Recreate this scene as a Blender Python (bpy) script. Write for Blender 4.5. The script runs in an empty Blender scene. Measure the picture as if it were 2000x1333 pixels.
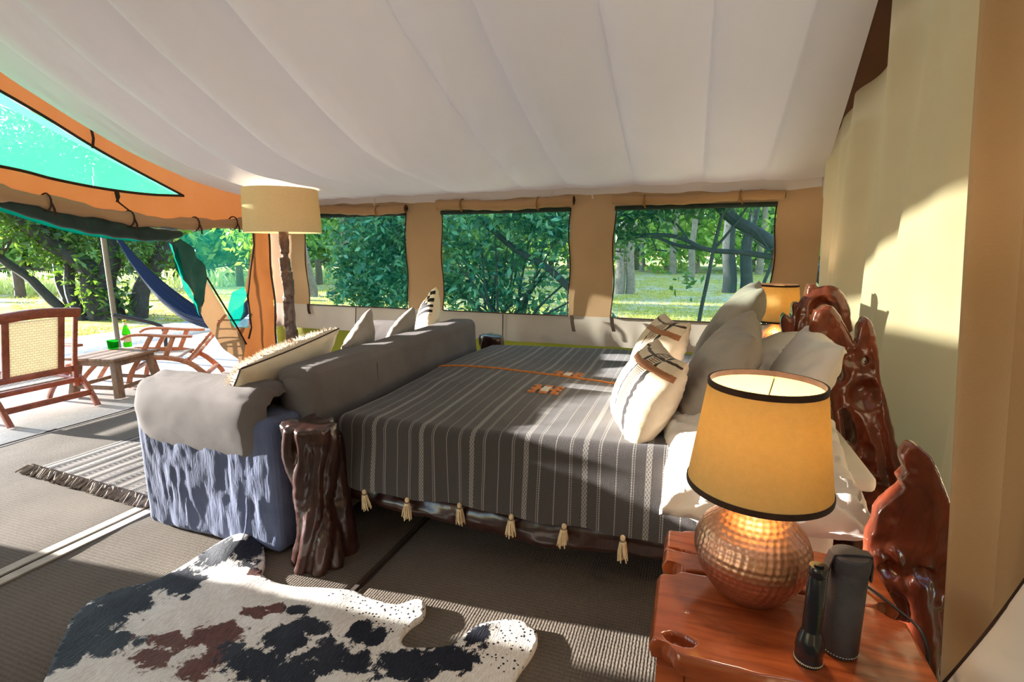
import bpy, bmesh, math, random
import numpy as np
from mathutils import Vector, Matrix, Euler
from mathutils.geometry import delaunay_2d_cdt
PI = math.pi
R = math.radians
SC = bpy.context.scene
COL = SC.collection
random.seed(4)
RNG = np.random.default_rng(7)

# ------------------------------------------------------------------ camera, sky, sun, exposure
CAM_H, YAW, PITCH = 1.45, R(19.5), math.atan(.18)
cd = bpy.data.cameras.new('camera'); cam = bpy.data.objects.new('camera', cd); COL.objects.link(cam)
cd.sensor_width = 36; cd.lens = 18; cd.clip_start = .02; cd.clip_end = 500
cam.location = (0, 0, CAM_H); cam.rotation_euler = (PI/2 - PITCH, 0, YAW)
SC.camera = cam
SUN_DIR = Vector((.98, .08, -.168)).normalized()
w = bpy.data.worlds.new('sky'); SC.world = w; w.use_nodes = True
wn = w.node_tree
sky = wn.nodes.new('ShaderNodeTexSky'); sky.sky_type = 'NISHITA'; sky.sun_disc = False
sky.sun_elevation = R(28); sky.sun_rotation = math.atan2(-SUN_DIR.x, -SUN_DIR.y); sky.air_density = 1.6; sky.dust_density = .3; sky.ozone_density = 3.5
bgn = wn.nodes['Background']; wn.links.new(sky.outputs[0], bgn.inputs[0]); bgn.inputs[1].default_value = .52
sd = bpy.data.lights.new('sun', 'SUN'); sun = bpy.data.objects.new('sun', sd); COL.objects.link(sun)
sd.energy = 25.0; sd.color = (1, .965, .91); sd.angle = R(.8)
sun.rotation_euler = (-SUN_DIR).to_track_quat('Z', 'Y').to_euler()
SC.view_settings.view_transform = 'Standard'; SC.view_settings.look = 'None'
SC.view_settings.gamma = 1; SC.view_settings.use_curve_mapping = False
SC.view_settings.exposure = .5

# ------------------------------------------------------------------ measuring helper: a pixel of the 2000x1333 photo, put at a known depth plane
_fw = Vector((-math.sin(YAW)*math.cos(PITCH), math.cos(YAW)*math.cos(PITCH), -math.sin(PITCH)))
_rt = Vector((math.cos(YAW), math.sin(YAW), 0)); _up = _rt.cross(_fw)
def at(x, y, X=None, Y=None, Z=None):
    d = _fw*1000 + _rt*(x-1000) - _up*(y-666.5)
    t = X/d.x if X is not None else Y/d.y if Y is not None else (Z-CAM_H)/d.z
    return Vector((0, 0, CAM_H)) + d*t

# ------------------------------------------------------------------ object helpers
def link(o, parent=None):
    COL.objects.link(o)
    if parent is not None: o.parent = parent
    return o
def tag(o, label=None, cat=None, group=None, kind=None):
    if label: o['label'] = label
    if cat: o['category'] = cat
    if group: o['group'] = group
    if kind: o['kind'] = kind
    return o
def thing(name, label, cat, loc=(0, 0, 0), rot=(0, 0, 0), group=None):
    o = bpy.data.objects.new(name, None); o.empty_display_size = .1
    link(o); o.location = loc; o.rotation_euler = rot
    return tag(o, label, cat, group)
def fresh(o):
    bpy.context.view_layer.update(); return o
def mesh_np(v, f, uv=None, smooth=True):
    v = np.asarray(v, np.float32); f = np.asarray(f, np.int32)
    me = bpy.data.meshes.new('m'); k = f.shape[1]
    me.vertices.add(len(v)); me.vertices.foreach_set('co', v.ravel())
    me.loops.add(f.size); me.loops.foreach_set('vertex_index', f.ravel())
    me.polygons.add(len(f)); me.polygons.foreach_set('loop_start', np.arange(0, f.size, k, dtype=np.int32))
    me.polygons.foreach_set('loop_total', np.full(len(f), k, np.int32))
    me.polygons.foreach_set('use_smooth', np.full(len(f), smooth, bool))
    if uv is not None:
        l = me.uv_layers.new(name='UVMap'); l.data.foreach_set('uv', np.asarray(uv, np.float32)[f.ravel()].ravel())
    me.update(calc_edges=True); me.validate(); return me
class MB:
    """collects shapes, builds one mesh object"""
    def __init__(s): s.v = []; s.f = []; s.uv = {}
    def add(s, v, f):
        b = len(s.v); s.v += [tuple(p) for p in v]; s.f += [tuple(i+b for i in q) for q in f]; return s
    def box(s, c, size, rot=None, taper=1.0):
        x, y, z = (q/2 for q in size); t = taper
        P = [(-x,-y,-z),(x,-y,-z),(x,y,-z),(-x,y,-z),(-x*t,-y*t,z),(x*t,-y*t,z),(x*t,y*t,z),(-x*t,y*t,z)]
        m = rot if rot is not None else Matrix.Identity(3)
        return s.add([m @ Vector(p) + Vector(c) for p in P], [(3,2,1,0),(4,5,6,7),(0,1,5,4),(1,2,6,5),(2,3,7,6),(3,0,4,7)])
    def beam(s, a, b, wd, th, up=(0, 0, 1), taper=1.0):
        a, b = Vector(a), Vector(b); d = b-a; L = d.length; z = d.normalized(); u = Vector(up)
        if abs(z.dot(u)) > .98: u = Vector((1, 0, 0))
        x = u.cross(z).normalized(); y = z.cross(x)
        return s.box((a+b)/2, (wd, th, L), Matrix((x, y, z)).transposed(), taper)
    def plank(s, pts, wd, th, side):
        """curved board: rectangle section swept along pts; side = width direction"""
        pts = [Vector(p) for p in pts]; side = Vector(side).normalized(); V = []; F = []
        for i, p in enumerate(pts):
            d = (pts[min(i+1, len(pts)-1)] - pts[max(i-1, 0)]).normalized(); n = d.cross(side).normalized()
            for a, b in ((-1,-1),(1,-1),(1,1),(-1,1)): V.append(p + side*(a*wd/2) + n*(b*th/2))
            if i:
                o = 4*i
                F += [(o-4+k, o-4+(k+1) % 4, o+(k+1) % 4, o+k) for k in range(4)]
        F += [(3,2,1,0), tuple(len(V)-4+k for k in range(4))]
        return s.add(V, F)
    def tube(s, pts, r, n=10, sx=1.0, cap=True):
        pts = [Vector(p) for p in pts]; rr = r if hasattr(r, '__len__') else [r]*len(pts); V = []; F = []
        ref = None
        for i, p in enumerate(pts):
            d = (pts[min(i+1, len(pts)-1)] - pts[max(i-1, 0)])
            d = d.normalized() if d.length > 1e-9 else Vector((0, 0, 1))
            if ref is None: ref = Vector((0, 0, 1)) if abs(d.z) < .9 else Vector((1, 0, 0))
            x = (ref - d*ref.dot(d)).normalized(); ref = x; y = d.cross(x)
            for k in range(n):
                a = 2*PI*k/n; V.append(p + (x*math.cos(a) + y*math.sin(a)*sx)*rr[i])
            if i:
                o = n*i
                F += [(o-n+k, o-n+(k+1) % n, o+(k+1) % n, o+k) for k in range(n)]
        if cap: F += [tuple(range(n))[::-1], tuple(len(V)-n+k for k in range(n))]
        return s.add(V, F)
    def lathe(s, prof, n=32, c=(0, 0, 0), cap=False):
        V = []; F = []
        for i, (r, z) in enumerate(prof):
            for k in range(n):
                a = 2*PI*k/n; V.append((c[0]+r*math.cos(a), c[1]+r*math.sin(a), c[2]+z))
            if i:
                o = n*i; F += [(o-n+k, o-n+(k+1) % n, o+(k+1) % n, o+k) for k in range(n)]
        if cap: F += [tuple(range(n))[::-1], tuple(len(V)-n+k for k in range(n))]
        return s.add(V, F)
    def ball(s, c, r, n=10, m=7):
        r = r if hasattr(r, '__len__') else (r, r, r); V = []; F = []
        for i in range(m+1):
            t = PI*(i/m*.98+.01)
            for k in range(n):
                a = 2*PI*k/n; V.append((c[0]+r[0]*math.sin(t)*math.cos(a), c[1]+r[1]*math.sin(t)*math.sin(a), c[2]-r[2]*math.cos(t)))
            if i:
                o = n*i; F += [(o-n+k, o-n+(k+1) % n, o+(k+1) % n, o+k) for k in range(n)]
        F += [tuple(range(n))[::-1], tuple(len(V)-n+k for k in range(n))]
        return s.add(V, F)
    def build(s, name, m, parent=None, smooth=True, bevel=0, seg=2, sharp=40):
        me = bpy.data.meshes.new(name); me.from_pydata(s.v, [], s.f)
        bm = bmesh.new(); bm.from_mesh(me); bmesh.ops.recalc_face_normals(bm, faces=bm.faces)
        if bevel:
            E_ = [e for e in bm.edges if len(e.link_faces) == 2 and e.calc_face_angle(0) > R(30)]
            bmesh.ops.bevel(bm, geom=E_, offset=bevel, segments=seg, profile=.6, affect='EDGES', clamp_overlap=True)
        for f in bm.faces: f.smooth = smooth
        for e in bm.edges:
            if len(e.link_faces) == 2 and e.calc_face_angle(0) > R(sharp): e.smooth = False
        bm.to_mesh(me); bm.free()
        o = bpy.data.objects.new(name, me)
        if m: me.materials.append(m)
        return link(o, parent)
def obj(name, me, m, parent=None):
    me.name = name
    if m: me.materials.append(m)
    return link(bpy.data.objects.new(name, me), parent)
def bake(o, mods):
    """apply modifiers into the mesh"""
    for t, kw in mods:
        md = o.modifiers.new(t, t)
        for k, v in kw.items(): setattr(md, k, v)
    bpy.context.view_layer.update()
    dg = bpy.context.evaluated_depsgraph_get(); me = bpy.data.meshes.new_from_object(o.evaluated_get(dg))
    o.modifiers.clear(); old = o.data; o.data = me; me.name = o.name
    for p in me.polygons: p.use_smooth = True
    return o
def hash3(ix, iy, iz, seed):
    h = (ix*374761393 + iy*668265263 + iz*2147483647 + seed*974711) & 0xffffffff
    h = ((h ^ (h >> 13))*1274126177) & 0xffffffff
    return ((h ^ (h >> 16)) & 0xffff)/65535.0
def vnoise(p, s=1.0, seed=0):
    """value noise in -1..1, p (N,3)"""
    p = np.asarray(p, float)*s; i = np.floor(p).astype(np.int64); f = p-i; f = f*f*(3-2*f); r = 0
    for dx in (0, 1):
        for dy in (0, 1):
            for dz in (0, 1):
                wgt = (f[:,0] if dx else 1-f[:,0])*(f[:,1] if dy else 1-f[:,1])*(f[:,2] if dz else 1-f[:,2])
                r = r + wgt*hash3(i[:,0]+dx, i[:,1]+dy, i[:,2]+dz, seed)
    return r*2-1
def fbm(p, s=1.0, seed=0, o=3):
    r = 0; a = 1
    for k in range(o): r = r + a*vnoise(p, s*2**k, seed+k); a *= .5
    return r
def grid(nu, nv, fn):
    """fn(U,V) -> (N,3); returns verts, quads, uv"""
    u, v = np.meshgrid(np.linspace(0, 1, nu+1), np.linspace(0, 1, nv+1), indexing='ij')
    u = u.ravel(); v = v.ravel(); P = fn(u, v)
    i = np.arange(nu)[:, None]*(nv+1)+np.arange(nv)[None]
    q = np.stack([i, i+nv+1, i+nv+2, i+1], -1).reshape(-1, 4)
    return P, q, np.stack([u, v], 1)
def sm(a, b, x): t = np.clip((x-a)/(b-a), 0, 1); return t*t*(3-2*t)

# ------------------------------------------------------------------ materials
class G:
    def __init__(s, name):
        s.m = bpy.data.materials.new(name); s.m.use_nodes = True; s.t = s.m.node_tree; s.b = s.t.nodes['Principled BSDF']; s.out = s.t.nodes['Material Output']
    def n(s, typ, _o=0, **kw):
        nd = s.t.nodes.new('ShaderNode'+typ)
        for k, v in kw.items():
            if k.startswith('p_'): setattr(nd, k[2:], v); continue
            key = int(k[1:]) if k[0] == 'i' and k[1:].isdigit() else k.replace('_', ' ')
            s.set(nd.inputs[key], v)
        nd_out = nd.outputs[_o]; return nd_out
    def set(s, sock, v):
        if isinstance(v, bpy.types.NodeSocket): s.t.links.new(v, sock)
        elif hasattr(sock.default_value, '__len__') and hasattr(v, '__len__'):
            sock.default_value = (tuple(v)+(1,))[:len(sock.default_value)]
        else: sock.default_value = v
    def P(s, **kw):
        for k, v in kw.items(): s.set(s.b.inputs[k.replace('_', ' ')], v)
        return s
    def obj(s, sc=None):
        o = s.n('TexCoord', 3)
        return s.n('Mapping', i0=o, Scale=sc) if sc else o
    def geo(s): return s.n('NewGeometry', 0)
    def noise(s, vec, sc, det=4, rough=.55, dist=0): return s.n('TexNoise', Vector=vec, Scale=sc, Detail=det, Roughness=rough, Distortion=dist)
    def ramp(s, fac, stops, interp='LINEAR'):
        nd = s.t.nodes.new('ShaderNodeValToRGB'); nd.color_ramp.interpolation = interp; s.t.links.new(fac, nd.inputs[0]); e = nd.color_ramp.elements
        while len(e) < len(stops): e.new(.5)
        for q, (p, c) in zip(e, stops): q.position = p; q.color = (tuple(c)+(1,))[:4] if hasattr(c, '__len__') else (c, c, c, 1)
        return nd.outputs[0]
    def math(s, op, a, b=0., c=None):
        kw = dict(p_operation=op, i0=a, i1=b)
        if c is not None: kw['i2'] = c
        return s.n('Math', **kw)
    def mix(s, f, a, b, mode='MIX'):
        nd = s.t.nodes.new('ShaderNodeMix'); nd.data_type = 'RGBA'; nd.blend_type = mode
        s.set(nd.inputs[0], f); s.set(nd.inputs[6], a); s.set(nd.inputs[7], b); return nd.outputs[2]
    def bump(s, h, st=.3, d=.01): return s.n('Bump', Height=h, Strength=st, Distance=d)
    def surf(s, sh): s.t.links.new(sh, s.out.inputs[0]); return s
    def mixs(s, f, a, b): return s.n('MixShader', i0=f, i1=a, i2=b)
def lin(*c): return tuple(((v/255.)/12.92 if v/255. <= .04045 else ((v/255.+.055)/1.055)**2.4) for v in c)
def cloth(name, col, col2=None, sc=6, bump=.15, weave=0, rough=.9, trans=0, tcol=None, sheen=.1):
    g = G(name); v = g.geo(); col2 = col2 or tuple(c*.82 for c in col)
    n = g.noise(v, sc, 5); c = g.ramp(n, [(.3, col2), (.7, col)])
    h = g.noise(v, 260, 2)
    if weave:
        a = g.n('TexWave', 1, Vector=v, Scale=weave, p_bands_direction='X'); b = g.n('TexWave', 1, Vector=v, Scale=weave, p_bands_direction='Z')
        h = g.math('ADD', g.math('MULTIPLY', h, .5), g.math('ADD', a, b))
    nb = g.bump(h, bump, .002)
    g.P(Base_Color=c, Roughness=rough, Normal=nb, Sheen_Weight=sheen, Specular_IOR_Level=.2)
    if trans:
        t = g.n('BsdfTranslucent', Color=tcol or col); g.surf(g.mixs(trans, g.b.outputs[0], t))
    return g.m
def plain(name, col, rough=.5, metal=0, coat=0, spec=.5):
    g = G(name); n = g.noise(g.geo(), 18, 4)
    c = g.ramp(n, [(.3, tuple(v*.8 for v in col)), (.7, col)])
    g.P(Base_Color=c, Roughness=rough, Metallic=metal, Coat_Weight=coat, Specular_IOR_Level=spec); return g.m
def wood(name, dark, light, rough=.4, coat=0., sc=(6, 6, 1.2), gsc=5, bump=.2):
    g = G(name); v = g.obj(sc); n = g.noise(v, gsc, 8, .6, 1.2); n2 = g.noise(g.geo(), 3.5, 3)
    f = g.math('ADD', g.math('MULTIPLY', n, .75), g.math('MULTIPLY', n2, .35))
    c = g.ramp(f, [(.3, dark), (.75, light)])
    g.P(Base_Color=c, Roughness=rough, Coat_Weight=coat, Coat_Roughness=.12, Normal=g.bump(n, bump, .003)); return g.m

def make_materials():
    M = {}
    M['canvas'] = cloth('tan_canvas', lin(184, 146, 110), lin(168, 132, 96), 1.5, .2, 120, trans=.08, tcol=lin(200, 156, 110))
    M['canvas_orange'] = cloth('orange_tan_canvas', lin(140, 98, 62), lin(124, 84, 52), 1.5, .2, 120, trans=.075, tcol=lin(196, 118, 62))
    M['canvas_beige'] = cloth('beige_canvas', lin(196, 172, 144), lin(184, 158, 130), 1.0, .2, 120, trans=.15, tcol=lin(205, 180, 130))
    M['canvas_pale'] = cloth('pale_grey_canvas', lin(196, 180, 166), lin(180, 164, 150), 1.5, .2, 120, trans=.06)
    M['curtain'] = cloth('brown_beige_curtain', lin(176, 142, 104), lin(164, 130, 92), 1.0, .2, 120, trans=.1)
    M['skirt'] = cloth('yellow_green_groundsheet', lin(150, 142, 52), lin(132, 124, 44), 2, .2, 60, trans=.2, tcol=lin(170, 160, 50))
    M['liner'] = cloth('white_liner', lin(230, 223, 226), lin(220, 213, 216), .8, .15, 90, trans=.3, tcol=lin(232, 220, 210))
    M['outer'] = cloth('brown_outer_canvas', lin(120, 84, 56), lin(104, 72, 46), 1, .2, 60, trans=.42, tcol=lin(212, 204, 196))
    M['roof_band'] = cloth('brown_roof_band', lin(108, 72, 46), lin(90, 58, 36), 2, .2, 60)
    M['binding'] = cloth('dark_binding', lin(62, 40, 26), lin(44, 28, 18), 8, .1)
    M['strap'] = cloth('tan_strap', lin(150, 108, 62), lin(124, 86, 46), 20, .1)
    def net(name, col, a, tint):
        g = G(name); tr = g.n('BsdfTransparent', Color=tint); d = g.n('BsdfDiffuse', Color=col); t = g.n('BsdfTranslucent', Color=col)
        sh = g.mixs(.5, d, t); n = g.noise(g.geo(), 2.5, 3); f = g.math('MULTIPLY_ADD', n, .16, a-.08)
        g.surf(g.mixs(f, tr, sh)); return g.m
    M['net'] = net('green_mosquito_net', lin(14, 150, 132), .09, (.90, 1, .96))
    M['net_front'] = net('green_front_net', lin(52, 150, 112), .70, (.82, 1, .86))
    M['net_fold'] = net('folded_green_net', lin(8, 112, 98), .86, (.5, .9, .8))
    M['net_roll'] = cloth('rolled_dark_green_net', lin(52, 66, 60), lin(36, 50, 46), 6, .3, trans=.015, tcol=lin(10, 120, 95))
    M['sofa'] = cloth('grey_linen', lin(112, 104, 101), lin(95, 88, 86), 3, .5, 150)
    M['sofa_cover'] = cloth('washed_grey_slipcover', lin(158, 160, 170), lin(128, 130, 142), 5, .6, 110)
    g = G('washed_grey_slipcover'); v = g.geo(); n = g.noise(v, 5, 5); cr = g.n('TexNoise', Vector=g.n('Mapping', i0=v, Scale=(38, 38, 7)), Scale=1., Detail=4., Distortion=1.2); cr2 = g.math('ABSOLUTE', g.math('SUBTRACT', cr, .5))
    g.P(Base_Color=g.ramp(n, [(.3, lin(76, 84, 110)), (.7, lin(96, 105, 134))]), Roughness=.9, Sheen_Weight=.1, Specular_IOR_Level=.2, Normal=g.bump(g.math('ADD', cr2, g.math('MULTIPLY', g.noise(v, 300, 2), .06)), .5, .012)); M['sofa_cover'] = g.m
    M['pillow_grey'] = cloth('grey_pillow_linen', lin(160, 150, 140), lin(146, 136, 126), 4, .3, 200)
    M['pillow_white'] = cloth('white_cotton', lin(226, 218, 208), lin(214, 205, 195), 3, .15)
    M['cream'] = cloth('cream_wool', lin(226, 210, 184), lin(214, 196, 168), 6, .3, 160)
    M['tassel'] = cloth('cream_tassel', lin(226, 204, 168), lin(200, 174, 132), 40, .3)
    M['wood_red'] = wood('varnished_red_wood', lin(52, 19, 11), lin(140, 63, 38), .22, .6, (5, 5, 1.5), 2.6, .3)
    M['wood_dark'] = wood('dark_log_wood', lin(18, 10, 9), lin(68, 36, 28), .3, .4, (9, 9, 1), 3, .4)
    M['wood_top'] = wood('polished_nightstand_wood', lin(104, 40, 18), lin(182, 92, 48), .18, .7, (2, 16, 6), 1.6, .08)
    M['wood_lamp'] = wood('carved_old_wood', lin(26, 15, 12), lin(98, 60, 42), .45, .2, (10, 10, 2), 4, .5)
    M['wood_chair'] = wood('teak_chair_wood', lin(92, 36, 18), lin(164, 84, 50), .4, .3, (8, 8, 8), 2, .1)
    M['wood_chair2'] = wood('light_teak_chair_wood', lin(128, 66, 36), lin(196, 124, 84), .4, .3, (8, 8, 8), 2, .1)
    M['wood_table'] = wood('weathered_table_wood', lin(74, 52, 38), lin(150, 118, 92), .6, 0, (9, 9, 3), 3, .3)
    M['post'] = wood('fence_wood', lin(58, 48, 44), lin(110, 92, 80), .8, 0, (9, 9, 2), 4, .3)
    M['bark'] = wood('bark', lin(74, 66, 60), lin(156, 142, 128), .95, 0, (6, 6, 2), 5, .8)
    M['bark_dark'] = wood('dark_bark', lin(26, 28, 30), lin(66, 66, 64), .95, 0, (6, 6, 2), 5, .8)
    M['rope'] = cloth('rope', lin(70, 60, 54), lin(50, 42, 38), 30, .3)
    M['black'] = plain('black_metal', (.012, .013, .018), .22, .0, .4)
    M['leather'] = cloth('black_leather', lin(82, 78, 82), lin(62, 58, 62), 14, .4, rough=.45, sheen=0)
    M['steel'] = plain('painted_pole', lin(108, 104, 90), .4, .4)
    M['dark_steel'] = plain('dark_steel', lin(60, 60, 62), .35, .8)
    M['lamp_trim'] = cloth('brown_lamp_trim', lin(66, 46, 36), lin(50, 34, 26), 30, .2)
    M['cord'] = plain('black_cord', (.01, .01, .012), .5)
    g = G('copper'); n = g.noise(g.geo(), 9, 4); 
    g.P(Base_Color=g.ramp(n, [(.3, lin(178, 126, 102)), (.7, lin(216, 166, 138))]), Metallic=1., Roughness=.40); M['copper'] = g.m
    # lamp shades
    def shade(name, col, tcol):
        g = G(name); v = g.obj(); n = g.noise(v, 60, 3); n2 = g.n('TexNoise', Vector=g.obj((900, 900, 60)), Scale=1.); n3 = g.n('TexNoise', Vector=g.obj((60, 60, 900)), Scale=1.)
        f = g.math('ADD', g.math('MULTIPLY', n, .4), g.math('MULTIPLY', g.math('ADD', n2, n3), .3))
        c = g.ramp(f, [(.3, tuple(q*.82 for q in col)), (.7, col)])
        d = g.n('BsdfDiffuse', Color=c); t = g.n('BsdfTranslucent', Color=g.mix(f, tuple(q*.7 for q in tcol), tcol)); g.surf(g.mixs(.27, d, t)); return g.m
    M['shade'] = shade('parchment_shade', lin(218, 190, 130), lin(226, 192, 118))
    M['shade_linen'] = shade('linen_drum_shade', lin(222, 204, 166), lin(226, 200, 150))
    g = G('glowing_bulb'); g.P(Base_Color=(1, .9, .7), Emission_Color=(1, .82, .55), Emission_Strength=40.); M['bulb'] = g.m
    # glass
    def glass(name, c):
        g = G(name); gl = g.n('BsdfGlass', Color=c, Roughness=.03, IOR=1.45); tr = g.n('BsdfTransparent', Color=c); n = g.noise(g.geo(), 30, 2)
        tl = g.n('BsdfTranslucent', Color=c); gl2 = g.mixs(.35, gl, tl); g.surf(g.mixs(g.math('MULTIPLY', n, .5), gl2, tr)); return g.m
    M['glass'] = glass('green_glass', (.08, .42, .10)); M['glass_bottle'] = glass('bottle_glass', (.12, .42, .05))
    M['label'] = plain('bottle_label', lin(220, 216, 190), .5); M['cap_gold'] = plain('gold_cap', lin(200, 180, 90), .3, .8)
    # sisal floor matting: ribs run along x
    g = G('sisal_matting'); v = g.geo(); n = g.noise(v, 1.3, 4); n2 = g.noise(v, 90, 3)
    rib = g.n('TexWave', 1, Vector=v, Scale=18., Distortion=1.2, Detail=2., Detail_Scale=3., p_bands_direction='Y')
    wv = g.n('TexWave', 1, Vector=v, Scale=26., Distortion=1.5, Detail=2., Detail_Scale=3., p_bands_direction='X')
    f = g.math('ADD', g.math('MULTIPLY', n, .55), g.math('ADD', g.math('MULTIPLY', rib, .10), g.math('MULTIPLY', n2, .3)))
    c = g.ramp(f, [(.25, lin(85, 76, 68)), (.75, lin(130, 120, 108))])
    g.P(Base_Color=c, Roughness=.95, Specular_IOR_Level=.15, Normal=g.bump(g.math('ADD', g.math('ADD', g.math('MULTIPLY', rib, .35), g.math('MULTIPLY', wv, .5)), n2), .45, .004)); M['sisal'] = g.m
    M['tape'] = cloth('mat_binding_tape', lin(190, 180, 164), lin(160, 150, 134), 10, .3, 90)
    M['sheet'] = cloth('dark_groundsheet', lin(70, 60, 50), None, 4, .2)
    g = G('concrete_deck'); v = g.geo(); n = g.noise(v, 1.5, 6); n2 = g.noise(v, 40, 3)
    c = g.ramp(g.math('ADD', g.math('MULTIPLY', n, .8), g.math('MULTIPLY', n2, .2)), [(.3, lin(158, 154, 148)), (.7, lin(196, 191, 184))])
    g.P(Base_Color=c, Roughness=.8, Normal=g.bump(n2, .3, .003)); M['concrete'] = g.m
    g = G('grey_path'); n = g.noise(g.geo(), 25, 5); g.P(Base_Color=g.ramp(n, [(.3, lin(130, 128, 126)), (.7, lin(184, 180, 176))]), Roughness=.95, Normal=g.bump(n, .6, .01)); M['path'] = g.m
    g = G('lawn'); v = g.geo(); n = g.noise(v, .45, 5, .6); n2 = g.noise(v, 9, 5, .7); n3 = g.noise(v, 1.7, 4, .65)
    c1 = g.ramp(n2, [(.3, lin(112, 114, 42)), (.52, lin(176, 166, 76)), (.72, lin(226, 206, 128))])
    c2 = g.ramp(n2, [(.3, lin(140, 124, 96)), (.7, lin(216, 206, 172))])
    c = g.mix(g.ramp(g.math('ADD', g.math('MULTIPLY', n, .5), g.math('MULTIPLY', n3, .5)), [(.47, 0), (.55, 1)]), c1, c2)
    g.P(Base_Color=c, Roughness=.95, Specular_IOR_Level=.1, Normal=g.bump(n2, .8, .04)); M['lawn'] = g.m
    def leaf(name, c1, c2, c3, tr=.45, tc=(150, 190, 40)):
        g = G(name); r = g.n('NewGeometry', 8)
        c = g.ramp(r, [(0, c1), (.5, c2), (1, c3)])
        g.P(Base_Color=c, Roughness=.33, Specular_IOR_Level=.5); t = g.n('BsdfTranslucent', Color=g.mix(.5, c, lin(*tc)))
        g.surf(g.mixs(tr, g.b.outputs[0], t)); return g.m
    M['leaf'] = leaf('green_leaf', lin(50, 96, 46), lin(88, 142, 64), lin(146, 188, 84))
    M['leaf_cool'] = leaf('blue_green_leaf', lin(16, 66, 60), lin(42, 120, 98), lin(124, 192, 146), .32)
    M['leaf_dark'] = leaf('dark_leaf', lin(22, 54, 34), lin(40, 82, 44), lin(78, 124, 56), .35)
    M['leaf_bright'] = leaf('bright_leaf', lin(112, 156, 56), lin(164, 196, 84), lin(214, 224, 130), .5)
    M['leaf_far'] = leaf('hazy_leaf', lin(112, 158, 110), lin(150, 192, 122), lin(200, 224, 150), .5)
    M['grass'] = leaf('grass_blade', lin(112, 120, 40), lin(168, 162, 66), lin(214, 200, 104), .35, (190, 180, 70))
    M['straw'] = leaf('pale_reed', lin(196, 204, 130), lin(226, 224, 160), lin(240, 240, 196), .5)
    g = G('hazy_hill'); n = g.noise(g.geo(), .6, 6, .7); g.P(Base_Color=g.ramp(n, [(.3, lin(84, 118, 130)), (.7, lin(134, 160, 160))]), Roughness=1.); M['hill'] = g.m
    # hammock
    g = G('hammock_cloth'); v = g.n('TexCoord', 2); wv = g.n('TexWave', 1, Vector=v, Scale=7., p_bands_direction='Y')
    g.P(Base_Color=g.ramp(wv, [(.2, lin(14, 20, 36)), (.8, lin(36, 50, 78))]), Roughness=.9); M['hammock'] = g.m
    # woven cane: crossing strands on uv
    g = G('woven_cane'); v = g.n('TexCoord', 2); a = g.n('TexBrick', 0, Vector=v, Scale=6., Color1=lin(214, 210, 202), Color2=lin(190, 185, 176), Mortar=lin(64, 58, 50), Mortar_Size=.045, Brick_Width=.55, Row_Height=.28)
    g.P(Base_Color=a, Roughness=.7, Normal=g.bump(a, .5, .003)); t = g.n('BsdfTranslucent', Color=lin(230, 220, 190)); g.surf(g.mixs(.3, g.b.outputs[0], t)); M['cane'] = g.m
    # bed throw: stripes of constant x, zigzag ground
    g = G('striped_throw'); v = g.n('TexCoord', 2); s = g.n('SeparateXYZ', 0, Vector=v); sy = g.n('SeparateXYZ', 1, Vector=v)   # uv are metres
    px = g.math('FRACT', g.math('DIVIDE', s, .245))
    def band(c, wd): return g.math('LESS_THAN', g.math('ABSOLUTE', g.math('SUBTRACT', px, c)), wd)
    sx = g.math('SINE', g.math('MULTIPLY', s, 520.)); ssy = g.math('SINE', g.math('MULTIPLY', sy, 330.))
    dia = g.math('GREATER_THAN', g.math('MULTIPLY', sx, ssy), -.12)
    thick = g.math('MULTIPLY', band(.5, .045), g.math('MULTIPLY_ADD', dia, .5, .2))
    dots = g.math('GREATER_THAN', g.math('SINE', g.math('MULTIPLY', sy, 620.)), -.55)
    thin = g.math('MULTIPLY', g.math('ADD', g.math('ADD', band(.25, .010), band(.285, .006)), g.math('ADD', band(.0, .016), g.math('ADD', band(.75, .010), band(.715, .006)))), g.math('MULTIPLY_ADD', dots, .5, .25))
    zz = g.math('SINE', g.math('MULTIPLY_ADD', g.math('PINGPONG', sy, .006), 900., g.math('MULTIPLY', s, 900.)))
    zz = g.math('MULTIPLY', g.math('GREATER_THAN', zz, .3), .10)
    nz = g.noise(g.geo(), 300, 2); f = g.math('ADD', g.math('MINIMUM', g.math('ADD', thick, thin), .9), g.math('ADD', zz, g.math('MULTIPLY_ADD', nz, .16, -.06)))
    c = g.ramp(f, [(0, lin(60, 55, 54)), (.9, lin(144, 138, 132))])
    g.P(Base_Color=c, Roughness=.9, Sheen_Weight=.15, Specular_IOR_Level=.2, Normal=g.bump(g.math('ADD', f, g.math('MULTIPLY', nz, .4)), .55, .004)); M['throw'] = g.m
    M['orange'] = cloth('orange_thread', lin(206, 128, 58), lin(176, 100, 40), 60, .4); M['white_thread'] = cloth('white_thread', lin(228, 220, 204), None, 60, .4)
    # patterned cream cushion (uv 0..1 front, +2 back)
    g = G('striped_cream_weave'); v = g.n('TexCoord', 2); s = g.n('SeparateXYZ', 0, Vector=v); sy = g.n('SeparateXYZ', 1, Vector=v)
    nz = g.noise(g.geo(), 14, 3); wob = g.math('ADD', s, g.math('MULTIPLY_ADD', nz, .05, -.025)); wob2 = g.math('ADD', sy, g.math('MULTIPLY_ADD', nz, .04, -.02))
    def bd(c, wd, w_=None): return g.math('LESS_THAN', g.math('ABSOLUTE', g.math('SUBTRACT', w_ or wob, c)), wd)
    c = g.ramp(g.noise(g.geo(), 9, 3), [(.3, lin(200, 178, 150)), (.7, lin(216, 196, 168))])
    front = g.math('LESS_THAN', s, 1.5)
    st = g.math('GREATER_THAN', g.math('SINE', g.math('MULTIPLY', sy, 300.)), .1)
    c = g.mix(g.math('MULTIPLY', g.math('MULTIPLY', bd(.70, .075), st), front), c, lin(84, 60, 40))
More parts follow.
